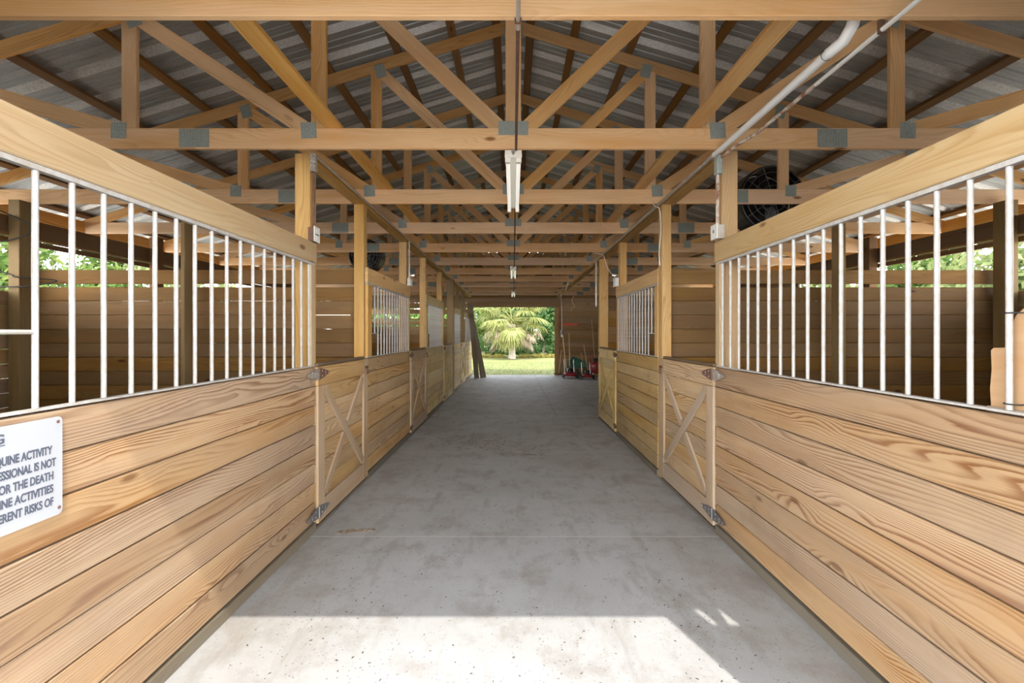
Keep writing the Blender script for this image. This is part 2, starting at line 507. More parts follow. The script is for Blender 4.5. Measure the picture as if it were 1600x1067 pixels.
    def ball(self, c, rx, ry=None, rz=None, n=12, m=8):
        ry, rz = ry or rx, rz or rx
        i = len(self.v)
        for a in range(m + 1):
            ph = math.pi * a / m
            for b in range(n):
                th = 2 * math.pi * b / n
                self.v.append(Vector((c[0] + rx * math.sin(ph) * math.cos(th), c[1] + ry * math.sin(ph) * math.sin(th), c[2] + rz * math.cos(ph))))
        for a in range(m):
            for b in range(n):
                b2 = (b + 1) % n
                self.f.append((i + a * n + b, i + (a + 1) * n + b, i + (a + 1) * n + b2, i + a * n + b2))
                self.uv.append([(0, 0)] * 4)
        return self

    def build(self, name, mat, parent=None, smooth=False, origin=None):
        me = bpy.data.meshes.new(name)
        xs = [p[0] for p in self.v]
        ys = [p[1] for p in self.v]
        zs = [p[2] for p in self.v]
        if parent is not None:
            off = Vector(W[parent.name])
        elif origin is not None:
            off = Vector(origin)
        else:
            off = Vector(((min(xs) + max(xs)) / 2, (min(ys) + max(ys)) / 2, min(zs)))
        me.from_pydata([tuple(Vector(p) - off) for p in self.v], [], self.f)
        uvl = me.uv_layers.new(name='UVMap')
        flat = []
        for u in self.uv:
            for q in u:
                flat.extend(q)
        uvl.data.foreach_set('uv', flat)
        if smooth:
            me.polygons.foreach_set('use_smooth', [True] * len(me.polygons))
            try:
                me.set_sharp_from_angle(angle=math.radians(40))
            except Exception:
                pass
        me.materials.append(M[mat] if isinstance(mat, str) else mat)
        me.update()
        o = bpy.data.objects.new(name, me)
        col.objects.link(o)
        if parent is not None:
            o.parent = parent
        else:
            o.location = off
        W[o.name] = tuple(off)
        return o


W = {}   # world position of every object's own origin


def tag(o, label, cat, group=None, kind=None):
    o['label'] = label
    o['category'] = cat
    if group:
        o['group'] = group
    if kind:
        o['kind'] = kind
    return o


def thing(name, loc, label, cat, group=None):
    o = bpy.data.objects.new(name, None)
    o.empty_display_size = 0.1
    col.objects.link(o)
    o.location = loc
    W[o.name] = tuple(loc)
    return tag(o, label, cat, group)


def struct(mb, name, mat, **k):
    o = mb.build(name, mat, **k)
    o['kind'] = 'structure'
    return o


def dup(root, loc, label, group=None, rotz=None):
    r = root.copy()
    col.objects.link(r)
    r.location = loc
    if rotz is not None:
        r.rotation_euler = (0, 0, rotz)
    r['label'] = label
    if group:
        r['group'] = group
    W[r.name] = tuple(loc)
    for ch in list(root.children):
        c = ch.copy()
        col.objects.link(c)
        c.parent = r
        for g in ch.children:
            d = g.copy()
            col.objects.link(d)
            d.parent = c
    return r


ORD = ['first', 'second', 'third', 'fourth', 'fifth', 'sixth', 'seventh', 'eighth', 'ninth', 'tenth', 'eleventh', 'twelfth']

# ------------------------------------------------------------------ setting: floor, lawn, roof, end walls
XL, XR = -1.83, 1.855           # aisle faces of the stall fronts
ZB = 3.49                       # underside of the truss bottom chords
YB = 19.9                       # back wall
YF = 0.9                        # front wall


def ztop(x):
    return 5.85 - 0.3 * abs(x)


b = MB()
b.box(-6.6, 6.6, -3.5, 20.0, -0.2, 0.0, 0.0)
struct(b, 'floor', 'concrete', origin=(0, 0, 0))
b = MB()
b.face([(-160, 19.98, -0.06), (160, 19.98, -0.06), (160, 160, -0.06), (-160, 160, -0.06)])
struct(b, 'lawn', 'lawn', origin=(0, 0, 0))
b = MB()
b.face([(-160, -120, -0.065), (160, -120, -0.065), (160, 19.97, -0.065), (-160, 19.97, -0.065)])
struct(b, 'yard', 'gravel', origin=(0, 0, 0))  # side ground kept pale so its bounce brightens the roof without green

b = MB()
b.face([(-22, -45, -0.03), (22, -45, -0.03), (22, -3.51, -0.03), (-22, -3.51, -0.03)])
struct(b, 'bounce_ground', 'gravel', origin=(0, 0, 0))  # unseen sheet added before the barn to bounce light onto the ceiling

# corrugated sheet: wide trough, raised rib with sloping sides, two small stiffeners
b = MB()
per = 0.42
prof = [(0.0, 0.0), (0.095, 0.0), (0.100, 0.014), (0.114, 0.0), (0.200, 0.0), (0.205, 0.014), (0.219, 0.0), (0.285, 0.0), (0.297, 0.066), (0.318, 0.070)]
ys = []
y = 0.55
while y < 20.4:
    for a, h in prof:
        ys.append((y + a, h))
    y += per
for sg in (-1, 1):
    for k in range(len(ys) - 1):
        (ya, ha), (yb, hb) = ys[k], ys[k + 1]
        q = []
        for xx, yy, hh in ((0, ya, ha), (7.45, ya, ha), (7.45, yb, hb), (0, yb, hb)):
            q.append((sg * xx, yy, ztop(xx) + 0.062 + hh))
        b.face(q if sg > 0 else q[::-1])
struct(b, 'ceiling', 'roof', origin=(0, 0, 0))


def planks_x(b, y, x0, x1, z0, z1, pitch=0.18, th=0.035, gap=0.0006, skip=()):
    """horizontal planks running along X"""
    n = max(1, round((z1 - z0) / pitch))
    p = (z1 - z0) / n
    for k in range(n):
        za, zb = z0 + k * p, z0 + (k + 1) * p - gap
        if any(za < s1 and zb > s0 for s0, s1 in skip):
            continue
        b.box(x0, x1, y, y + th, za, zb, 0.006)


def planks_y(b, x, y0, y1, z0, z1, pitch=0.18, th=0.035, gap=0.004, jit=0.0):
    n = max(1, round((z1 - z0) / pitch))
    p = (z1 - z0) / n
    for k in range(n):
        j = random.uniform(-jit, jit)
        b.box(x + j, x + th + j, y0, y1, z0 + k * p, z0 + (k + 1) * p - gap, 0.005)


# back wall with the drive-through opening
b = MB()
planks_x(b, YB, -6.3, -1.87, 0.0, 2.16)
planks_x(b, YB, -6.3, -1.87, 2.22, 2.40)
b.box(-6.3, -1.87, YB, YB + 0.035, 2.42, 2.50)
planks_x(b, YB, -6.3, -1.87, 2.72, 2.93)
planks_x(b, YB, -6.3, -1.87, 2.97, 3.21)
planks_x(b, YB, 1.84, 6.3, 0.0, 3.216)
n = 14
for k in range(n):                                   # gable boards, cut to the roof line
    z0, z1 = 3.215 + k * 0.185, 3.215 + (k + 1) * 0.185 - 0.0005
    hw = min(6.3, (5.83 - z1) / 0.3)
    if hw > 0.15:
        b.box(-hw, hw, YB, YB + 0.035, z0, z1)
struct(b, 'wall_back', 'backwall')
b = MB()
b.box(-2.0, 2.1, YB - 0.04, YB - 0.002, 3.01, 3.25)
struct(b, 'trim_1', 'backwall')
b = MB()
b.box(1.83, 2.03, YB - 0.04, YB - 0.002, 0.0, 3.01)
struct(b, 'trim_2', 'backwall')
b = MB()
b.box(-2.05, -1.86, YB - 0.04, YB - 0.002, 0.0, 3.01)
struct(b, 'trim_3', 'backwall')

# front wall: doorway to the aisle, gable above it, front stalls boarded shut to darken them
b = MB()
for x0, x1 in ((-6.3, -1.86), (1.72, 6.3)):
    planks_x(b, YF, x0, x1, 0.0, 1.26)
    planks_x(b, YF, x0, x1, 1.26, 2.52)
    planks_x(b, YF, x0, x1, 2.52, 3.20)
b.box(-6.3, 1.95, YF, YF + 0.035, 3.388, 3.56)
b.box(2.0, 2.05, YF, YF + 0.035, 3.2, 3.56)
b.box(2.13, 6.3, YF, YF + 0.035, 3.2, 3.56)
b.box(1.72, 1.95, YF, YF + 0.035, 3.2, 3.392)
for k in range(12):
    z0, z1 = 3.56 + k * 0.185, 3.56 + (k + 1) * 0.185 - 0.001
    hw = min(6.3, (5.83 - z1) / 0.3)
    if hw > 0.15:
        b.box(-hw, hw, YF, YF + 0.035, z0, z1)
struct(b, 'wall_front', 'backwall')

# outer side walls: half height along the stalls, full height beside the open bay
b = MB()
planks_y(b, -6.34, YF + 0.04, YB - 0.01, 0.0, 2.36)
struct(b, 'wall_left', 'backwall')
b = MB()
planks_y(b, 6.305, YF + 0.04, 9.9, 0.0, 2.36)
planks_y(b, 6.305, 9.9, YB - 0.01, 0.0, 3.3)
struct(b, 'wall_right', 'backwall')

# ------------------------------------------------------------------ roof trusses
TY = [2.35] + [4.03 + 1.70 * k for k in range(9)] + [19.25]
tr = thing('roof_truss', (0, TY[1], ZB), '', 'truss')
b = MB().box(-7.1, -2.87, TY[1], TY[1] + 0.038, ZB, ZB + 0.184)
b.box(-2.865, 2.865, TY[1], TY[1] + 0.038, ZB, ZB + 0.184)
b.box(2.87, 7.1, TY[1], TY[1] + 0.038, ZB, ZB + 0.184)
b.build('bottom_chord', 'truss', tr)
yc = TY[1] + 0.019
for sg in (-1, 1):
    b = MB()
    dz = 0.07 * math.hypot(1, 0.3)
    b.beam((sg * 0.02, yc, ztop(0.02) - dz), (sg * 7.35, yc, ztop(7.35) - dz), 0.038, 0.14, (0, 0, 1))
    b.build('top_chord', 'web', tr)
b = MB().box(-0.07, 0.07, TY[1] + 0.0012, TY[1] + 0.0368, ZB + 0.186, 5.74)
b.build('king_post', 'web', tr)
for sg in (-1, 1):
    for xv in (1.753, 3.46):
        MB().box(sg * xv - 0.068, sg * xv + 0.068, TY[1] + 0.0012, TY[1] + 0.0368, ZB + 0.186, ztop(xv) - 0.10).build('vertical_web', 'web', tr)
    for (xa, za), (xb, zb) in (((0.045, ZB + 0.115), (1.75, ztop(1.75) - 0.10)), ((1.80, ZB + 0.13), (3.45, ztop(3.45) - 0.10)), ((3.48, ZB + 0.14), (5.3, ztop(5.3) - 0.10))):
        MB().beam((sg * xa, yc, za), (sg * xb, yc, zb), 0.0335, 0.135, (0, 0, 1)).build('diagonal_web', 'web', tr)


def plate(x0, x1, z0, z1, yy, rot=0.0):
    """toothed gusset plate: thin steel with rows of punched slots shown as raised teeth"""
    b = MB()
    b.box(x0, x1, yy - 0.003, yy - 0.0004, z0, z1, 0.0005)
    nx, nz = int((x1 - x0) / 0.022), int((z1 - z0) / 0.026)
    for i in range(nx):
        for j in range(nz):
            xx, zz = x0 + (i + 0.5) * (x1 - x0) / nx, z0 + (j + 0.5) * (z1 - z0) / nz
            b.box(xx - 0.0025, xx + 0.0025, yy - 0.006, yy - 0.003, zz - 0.008, zz + 0.008, 0.0)
    if rot:
        cx, cz = (x0 + x1) / 2, (z0 + z1) / 2
        ca, sa = math.cos(rot), math.sin(rot)
        b.v = [Vector((cx + (p[0] - cx) * ca - (p[2] - cz) * sa, p[1], cz + (p[0] - cx) * sa + (p[2] - cz) * ca)) for p in b.v]
    return b


PL = [(-0.135, 0.135, ZB + 0.12, ZB + 0.245, 0)]
for sg in (-1, 1):
    for xc_, w_, za, zb, ro in ((1.84, 0.14, ZB + 0.09, ZB + 0.235, 0.05), (3.55, 0.14, ZB + 0.09, ZB + 0.235, -0.03), (2.87, 0.27, ZB + 0.01, ZB + 0.176, 0),
                                (1.70, 0.13, ztop(1.70) - 0.24, ztop(1.70) - 0.07, 0.29 * -sg), (3.42, 0.13, ztop(3.42) - 0.24, ztop(3.42) - 0.07, 0.29 * -sg), (5.1, 0.13, ztop(5.1) - 0.24, ztop(5.1) - 0.07, 0.29 * -sg)):
        PL.append((sg * xc_ - w_ / 2, sg * xc_ + w_ / 2, za, zb, ro))
PL.append((-0.12, 0.12, 5.60, 5.76, 0))
for x0, x1, z0, z1, ro in PL:
    plate(x0, x1, z0, z1, TY[1], ro).build('gusset_plate', 'galv', tr)
for k, ty in enumerate(TY):
    lab = '%s roof truss back from the front opening, pine webs with grey gusset plates' % ORD[k]
    if k == 0:
        lab = 'nearest roof truss, its sunlit bottom chord spanning the top of the picture'
    if k == 1:
        lab = 'roof truss from which the nearest white tube light hangs, second from the front'
    if k == len(TY) - 1:
        lab = 'farthest roof truss, just inside the back wall above the rear doorway'
    if k == 1:
        tr['label'] = lab
        tr['group'] = 'roof trusses'
    else:
        dup(tr, (0, ty, ZB), lab, 'roof trusses')
tr['group'] = 'roof trusses'

# purlins under the sheet, running the length of the barn
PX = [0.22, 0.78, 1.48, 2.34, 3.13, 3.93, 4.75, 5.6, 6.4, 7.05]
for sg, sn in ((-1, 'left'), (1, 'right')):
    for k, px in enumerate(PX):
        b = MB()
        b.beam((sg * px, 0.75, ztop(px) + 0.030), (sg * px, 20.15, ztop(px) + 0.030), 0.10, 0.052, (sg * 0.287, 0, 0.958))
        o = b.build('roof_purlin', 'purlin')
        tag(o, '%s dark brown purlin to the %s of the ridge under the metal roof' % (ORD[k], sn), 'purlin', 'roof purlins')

# flat runners on top of the bottom chords, plates on the post tops, eave beams
for sg, sn in ((-1, 'left'), (1, 'right')):
    b = MB().box(sg * 1.68 - 0.07, sg * 1.68 + 0.07, 2.0, YB - 0.05, ZB + 0.186, ZB + 0.224)
    # pass beside the upright webs: they sit at 1.753, so the runner is kept inboard of them
    b.v = [p + Vector((-sg * 0.060, 0, 0)) for p in b.v]
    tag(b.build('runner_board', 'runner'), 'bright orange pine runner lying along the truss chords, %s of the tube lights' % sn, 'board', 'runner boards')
    xi = -1.94 if sg < 0 else 1.965
    b = MB().box(xi - 0.07, xi + 0.07, 4.285, YB - 0.05, ZB - 0.039, ZB - 0.001)
    tag(b.build('top_plate', 'post'), 'long flat plate carried on the post tops along the %s stalls' % sn, 'beam', 'post top plates')
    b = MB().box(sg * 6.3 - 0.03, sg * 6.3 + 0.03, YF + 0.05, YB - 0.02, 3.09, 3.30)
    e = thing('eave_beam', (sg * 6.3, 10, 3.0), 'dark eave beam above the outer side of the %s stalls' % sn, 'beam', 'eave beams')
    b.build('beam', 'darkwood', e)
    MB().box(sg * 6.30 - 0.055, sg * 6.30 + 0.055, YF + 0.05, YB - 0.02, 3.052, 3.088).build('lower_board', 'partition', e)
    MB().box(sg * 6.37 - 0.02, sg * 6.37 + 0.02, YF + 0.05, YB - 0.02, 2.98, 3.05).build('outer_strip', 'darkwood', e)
    b = MB().box(sg * 7.14 - 0.02, sg * 7.14 + 0.02, 0.75, 20.1, 3.50, 3.69)
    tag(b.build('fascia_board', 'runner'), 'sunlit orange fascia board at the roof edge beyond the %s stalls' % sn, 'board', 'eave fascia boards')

# ------------------------------------------------------------------ posts
def post(x0, x1, y0, y1, label, mat='post', z1=ZB - 0.041, name='barn_post', group='stall posts', z0=0.0):
    o = MB().box(x0, x1, y0, y1, z0, z1, 0.005).build(name, mat)
    return tag(o, label, 'post', group)


LP = [(-2.02, -1.88, 4.14, 'square pine post behind the left front grille, beside the double outlet'),
      (-2.0, -1.876, 5.62, 'pine post at the latch side of the nearest left door'),
      (-2.02, -1.895, 7.92, 'pine post at the far end of the second left grille'),
      (-2.0, -1.876, 9.56, 'pine post at the latch side of the second left door'),
      (-2.02, -1.89, 11.8, 'pine post at the far end of the third left grille'),
      (-1.985, -1.78, 13.40, 'dark post standing full height to the floor on the left of the aisle'),
      (-2.02, -1.89, 15.62, 'pine post at the far end of the fourth left grille'),
      (-2.0, -1.876, 17.10, 'dark pine post next to the leaning boards')]
for x0, x1, y0, lab in LP:
    post(x0, x1, y0, y0 + 0.13, lab, 'post' if y0 < 12 else 'stud', ZB - (0.002 if y0 < 4.2 else 0.041))
RP = [(1.899, 2.045, 4.08, 'square pine post behind the right front grille, beside the white switch box'),
      (1.868, 1.988, 5.63, 'pine post at the latch side of the nearest right door'),
      (1.899, 2.02, 7.97, 'pine post at the far end of the second right grille'),
      (1.872, 2.06, 9.72, 'corner post ending the right row of stalls')]
for x0, x1, y0, lab in RP:
    post(x0, x1, y0, y0 + 0.13, lab, 'post', ZB - (0.002 if y0 < 4.2 else 0.041))
for sg, sn in ((-1, 'left'), (1, 'right')):
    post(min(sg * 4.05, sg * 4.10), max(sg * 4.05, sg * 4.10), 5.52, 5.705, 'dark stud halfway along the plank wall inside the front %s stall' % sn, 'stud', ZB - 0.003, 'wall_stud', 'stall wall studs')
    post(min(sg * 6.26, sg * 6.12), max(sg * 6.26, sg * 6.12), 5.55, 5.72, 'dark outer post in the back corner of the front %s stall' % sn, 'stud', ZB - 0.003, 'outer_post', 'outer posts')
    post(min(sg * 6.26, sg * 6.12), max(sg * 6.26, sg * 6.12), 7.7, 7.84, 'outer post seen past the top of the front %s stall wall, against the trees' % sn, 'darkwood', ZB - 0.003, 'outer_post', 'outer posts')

# ------------------------------------------------------------------ stall partitions
def partition(sg, y, xa, xb, top, label, gapped=True, mat='partition'):
    x0, x1 = sorted((sg * xa, sg * xb))
    t = thing('stall_partition', ((x0 + x1) / 2, y, 0), label, 'partition', 'stall partitions')
    b = MB()
    n = 0
    z = 0.077 if gapped else 0.0
    lim = top - 0.215 if gapped else top
    while z + 0.17 < lim + 0.02:
        b.box(x0, x1, y, y + 0.036, z, z + 0.179 - (0.004 if n % 5 == 2 else 0.0), 0.007)
        z += 0.181
        n += 1
    b.build('plank_panel', mat, t)
    if gapped:
        MB().box(x0, x1, y, y + 0.036, top - 0.178, top).build('top_board', mat, t)
    return t


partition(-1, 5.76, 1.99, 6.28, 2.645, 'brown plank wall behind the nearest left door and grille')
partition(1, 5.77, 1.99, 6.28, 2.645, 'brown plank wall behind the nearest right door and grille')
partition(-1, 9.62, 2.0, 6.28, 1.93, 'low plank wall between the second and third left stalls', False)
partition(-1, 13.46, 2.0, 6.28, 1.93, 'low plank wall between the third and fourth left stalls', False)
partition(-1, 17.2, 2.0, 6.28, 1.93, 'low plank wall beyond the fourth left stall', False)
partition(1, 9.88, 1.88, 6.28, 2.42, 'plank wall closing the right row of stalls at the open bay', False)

# ------------------------------------------------------------------ stall fronts and doors
ZW = 1.52      # top of the solid half
ZH0, ZH1 = 2.478, 2.662


def stall_front(sg, X, y0, y1, first, n, label, mat='panel', opening=True, hmat='header', z_jit=0.0):
    """solid plank half, sill, bar grille, header; X is the aisle face"""
    o = sg * 0.04
    xa, xb = sorted((X, X + o))
    t = thing('stall_front', (X + o / 2, (y0 + y1) / 2, 0), label, 'stall front', 'stall fronts')
    b = MB()
    planks_y(b, xa, y0, y1, 0.095, ZW, 0.18, 0.036, 0.0075, 0.003)
    b.build('plank_panel', mat, t)
    MB().box(xa - (0.008 if sg > 0 else 0), xb + (0.008 if sg < 0 else 0), y0, y1, 0.0, 0.078).build('sill', 'sill', t)
    MB().box(xa, xb, y0, y1 + 0.03, ZH0, ZH1, 0.006).build('header', hmat, t)
    bx = X + sg * 0.02
    MB().box(bx - 0.018, bx + 0.018, y0, y1, ZW + 0.002, ZW + 0.012, 0.001).build('bottom_rail', 'white_steel', t)
    MB().box(bx - 0.015, bx + 0.015, y0, y1, ZH0 - 0.024, ZH0 - 0.002, 0.001).build('top_rail', 'white_steel', t)
    proto = MB().tube([(bx, first, ZW + 0.013), (bx, first, ZH0 - 0.025)], 0.0108, 10)
    proto = proto.build('bar', 'white_steel', t, True)
    short = None
    if opening:
        short = MB().tube([(bx, first - 0.145, 1.835), (bx, first - 0.145, ZH0 - 0.025)], 0.0108, 10).build('bar', 'white_steel', t, True)
        MB().tube([(bx, first - 0.33, 1.828), (bx, first - 0.0115, 1.828)], 0.009, 8).build('feed_bar', 'white_steel', t, True)
        c = short.copy()
        col.objects.link(c)
        c.location = (0, -0.145, 0)
    for k in range(1, n):
        c = proto.copy()
        col.objects.link(c)
        c.location = (0, 0.145 * k, 0)
    return t


sL = stall_front(-1, XL, YF + 0.05, 4.14, 1.7336, 17, 'left front stall wall, honey planks under white bars, with the sign on it')
sR = stall_front(1, XR, YF + 0.05, 4.10, 1.6935, 17, 'right front stall wall, honey planks under white bars, nearest on that side', opening=False)
stall_front(-1, XL, 5.64, 7.93, 6.12, 13, 'second left stall wall from the front, bars above stained planks', 'door', hmat='post')
stall_front(1, XR, 5.765, 8.05, 6.21, 13, 'second right stall wall, golden planks below a shorter bar grille', 'gold_panel', hmat='post')
stall_front(-1, XL, 9.45, 11.75, 9.93, 12, 'third left stall wall, weathered greenish planks below bars', 'far_panel', hmat='far_panel')
stall_front(-1, XL, 13.54, 15.55, 13.9, 11, 'fourth left stall wall, pale planks past the full-height dark post', 'far_panel', hmat='far_panel')
stall_front(-1, XL, 17.235, 19.8, 17.6, 15, 'farthest left stall wall, pale planks behind the leaning boards', 'far_panel', hmat='far_panel')

def jamb(t, sg, X, ya, yb, mat):
    xa, xb = sorted((X + sg * 0.001, X + sg * 0.039))
    MB().box(xa, xb, ya, yb, ZW + 0.013, ZH0 - 0.026).build('jamb', mat, t)


fronts = [o for o in bpy.data.objects if o.name.startswith('stall_front')]
spec = {0: [(4.06, 4.138, 'header')], 1: [(4.03, 4.098, 'header')], 2: [(5.645, 5.80, 'post'), (7.86, 7.925, 'post')], 3: [(5.77, 5.89, 'post'), (7.98, 8.045, 'post')],
        4: [(9.455, 9.62, 'far_panel'), (11.68, 11.745, 'far_panel')], 5: [(13.545, 13.70, 'far_panel'), (15.48, 15.545, 'far_panel')], 6: [(17.24, 17.36, 'far_panel')]}
for k, lst in spec.items():
    t = fronts[k]
    sg = -1 if t.location.x < 0 else 1
    X = XL if sg < 0 else XR
    for ya, yb, mt in lst:
        jamb(t, sg, X, ya, yb, mt)


def tri_hinge(t, X, sg, yk, z, ln, ht, m1, m2):
    """strap hinge: two tapered leaves meeting at a knuckle"""
    xf = X - sg * 0.001
    for s, mm in ((-1, m1), (1, m2)):
        y0 = yk + s * 0.008
        poly = [(xf, y0, z - ht / 2), (xf, y0 + s * ln * 0.35, z - ht * 0.40), (xf, y0 + s * ln * 0.9, z - ht * 0.12), (xf, y0 + s * ln, z), (xf, y0 + s * ln * 0.9, z + ht * 0.12), (xf, y0 + s * ln * 0.35, z + ht * 0.40), (xf, y0, z + ht / 2)]
        b = MB().prism(poly, (-sg * 0.004, 0, 0))
        h = b.build('hinge_leaf', mm, t)
        if ln > 0.2:
            for q, zz in ((0.25, 0.22), (0.25, -0.22), (0.55, 0.1), (0.55, -0.1), (0.85, 0.0)):
                MB().ball((xf - sg * 0.005, y0 + s * ln * q, z + zz * ht), 0.004, 0.009, 0.009, 8, 4).build('bolt', 'hinge_pale', h, True)
    MB().tube([(xf - sg * 0.006, yk, z - ht / 2), (xf - sg * 0.006, yk, z + ht / 2)], 0.009, 8).build('knuckle', m2, t, True)


def stall_door(sg, X, y0, y1, label, mat, trim, near=True):
    o = sg * 0.036
    xf = X + sg * 0.006
    t = thing('stall_door', (X + o / 2, (y0 + y1) / 2, 0.055), label, 'door', 'stall doors')
    xa, xb = sorted((xf, xf + o))
    b = MB()
    planks_y(b, xa, y0, y1, 0.06, 1.52, 0.182, 0.036, 0.0045, 0.001)
    b.build('plank_panel', mat, t)
    fa, fb = sorted((xf - sg * 0.001, xf - sg * 0.026))
    w = 0.145
    MB().box(fa, fb, y0, y0 + w, 0.062, 1.335).build('stile', trim, t)
    MB().box(fa, fb, y1 - w, y1, 0.062, 1.515).build('stile', trim, t)
    MB().box(fa, fb, y0, y1 - w - 0.002, 1.338, 1.515).build('top_rail', mat, t)
    MB().box(fa, fb, y0 + w + 0.002, y1 - w - 0.002, 0.062, 0.255).build('bottom_rail', trim, t)
    xm = (fa + fb) / 2
    ya, yb, za, zb = y0 + w + 0.03, y1 - w - 0.03, 0.30, 1.29
    MB().beam((xm, ya, zb), (xm, yb, za), 0.024, 0.085, (0, 0, 1)).build('brace', trim, t)
    ym, zm = (ya + yb) / 2, (za + zb) / 2
    d = Vector((0, yb - ya, zb - za)).normalized()
    cut = 0.075
    MB().beam((xm, ya, za), (xm, ym - d.y * cut, zm - d.z * cut), 0.024, 0.085, (0, 0, 1)).build('brace', trim, t)
    MB().beam((xm, ym + d.y * cut, zm + d.z * cut), (xm, yb, zb), 0.024, 0.085, (0, 0, 1)).build('brace', trim, t)
    xc1, xc2 = sorted((xf - sg * 0.024, xf + sg * 0.034))
    MB().box(xc1, xc2, y0 + 0.01, y1 - 0.12, 1.521, 1.548, 0.008).build('top_cap', 'doorcap', t)
    xh = xf - sg * 0.027
    if near:
        tri_hinge(t, xh, sg, y0 + 0.005, 1.45, 0.235, 0.11, 'hinge_pale', 'rust')
        tri_hinge(t, xh, sg, y0 + 0.005, 0.165, 0.24, 0.11, 'hinge_grey', 'hinge_grey')
    else:
        tri_hinge(t, xh, sg, y0 + 0.005, 1.45, 0.15, 0.10, 'rust', 'rust')
        tri_hinge(t, xh, sg, y0 + 0.005, 0.165, 0.12, 0.10, 'rust', 'rust')
    # latch
    b = MB().box(min(xh, xh - sg * 0.012), max(xh, xh - sg * 0.012), y1 - 0.12, y1 - 0.02, 1.40, 1.43)
    b.ring((xh - sg * 0.016, y1 - 0.06, 1.36), 0.03, 0.005, 'x', 14, 5)
    b.build('latch', 'rust', t)
    return t


stall_door(-1, XL, 4.16, 5.58, 'nearest left stall door with pale X brace and rusty top hinge', 'door', 'trim')
stall_door(1, XR, 4.12, 5.62, 'nearest right stall door with X brace and dark bottom hinge', 'door', 'trim')
stall_door(-1, XL, 7.96, 9.42, 'second left stall door, X braced, past the bar grille', 'door', 'trim', False)
stall_door(1, XR, 8.08, 9.68, 'far right stall door, yellowish X brace, at the end of the row', 'far_panel', 'far_panel', False)
stall_door(-1, XL, 11.78, 13.37, 'third left stall door, narrow between weathered planks and a dark post', 'far_panel', 'far_panel', False)
stall_door(-1, XL, 15.6, 17.05, 'fourth left stall door, farthest braced door on that side', 'far_panel', 'far_panel', False)
for side, xa, xb, yy in (('left', -1.868, -1.826, ((4.145, 5.635), (7.94, 9.44), (11.76, 13.39), (15.56, 17.09))), ('right', 1.851, 1.893, ((4.105, 5.62), (8.055, 9.715)))):
    for k, (ya, yb) in enumerate(yy):
        o = MB().box(xa, xb, ya, yb, 0.0, 0.028).build('door_threshold', 'sill')
        tag(o, 'grey wooden threshold under the %s stall door on the %s' % (ORD[k], side), 'threshold', 'door thresholds')

# ------------------------------------------------------------------ warning sign on the left wall
xs = XL + 0.0005
sg_t = thing('warning_sign', (xs, 1.5, 1.094), 'white metal equine warning sign with dark capitals on the left planks', 'sign')
y0, y1, z0, z1 = 1.20, 1.812, 1.098, 1.490
r = 0.018
poly = []
for cy, cz, a0 in ((y1 - r, z1 - r, 0), (y0 + r, z1 - r, 90), (y0 + r, z0 + r, 180), (y1 - r, z0 + r, 270)):
    for k in range(5):
        a = math.radians(a0 + k * 22.5)
        poly.append((xs + 0.004, cy + r * math.cos(a), cz + r * math.sin(a)))
MB().prism(poly, (0.002, 0, 0)).build('sign_plate', 'sign', sg_t)
bb = MB()
for cy, cz in ((y1 - 0.018, z1 - 0.02), (y1 - 0.014, z0 + 0.028), (y0 + 0.018, z1 - 0.02), (y0 + 0.018, z0 + 0.028)):
    bb.ball((xs + 0.007, cy, cz), 0.003, 0.007, 0.007, 8, 4)
bb.build('nail_heads', 'rust', sg_t, True)
txt = [('WARNING', 0.046, 1.430), ('UNDER FLORIDA LAW, AN EQUINE ACTIVITY', 0.044, 1.349), ('SPONSOR OR EQUINE PROFESSIONAL IS NOT', 0.044, 1.298),
       ('LIABLE FOR AN INJURY TO, OR THE DEATH', 0.044, 1.247), ('OF, A PARTICIPANT IN EQUINE ACTIVITIES', 0.044, 1.196), ('RESULTING FROM THE INHERENT RISKS OF', 0.044, 1.145)]
for s, size, zz in txt:
    cu = bpy.data.curves.new('lettering', 'FONT')
    cu.body = s
    cu.size = size
    cu.align_x = 'CENTER' if s == 'WARNING' else 'RIGHT'
    cu.extrude = 0.0006
    cu.offset = 0.0012
    tmp = bpy.data.objects.new('lettering', cu)
    col.objects.link(tmp)
    dg = bpy.context.evaluated_depsgraph_get()
    me = bpy.data.meshes.new_from_object(tmp.evaluated_get(dg))
    bpy.data.objects.remove(tmp)
    ws = [v.co.x for v in me.vertices]
    wd = max(ws) - min(ws)
    if s == 'WARNING':
        for v in me.vertices:
            v.co.x *= 0.205 / wd
    else:
        k = 0.0142 * len(s) / wd
        for v in me.vertices:
            v.co.x = (v.co.x - max(ws)) * k
    yr = 1.503 if s == 'WARNING' else (1.771 if 'ACTIVITY' in s else 1.785 if 'NOT' in s else 1.775)
    # letters read along +Y on the face that looks to +X
    for v in me.vertices:
        p = v.co.copy()
        v.co = Vector((xs + 0.0072 + p.z, yr + p.x, zz + p.y)) - Vector(W[sg_t.name])
    me.materials.append(M['ink'])
    o = bpy.data.objects.new('lettering', me)
    col.objects.link(o)
    o.parent = sg_t
MB().box(xs + 0.0066, xs + 0.0074, 1.40, 1.606, 1.420, 1.4235, 0).build('underline', 'ink', sg_t)

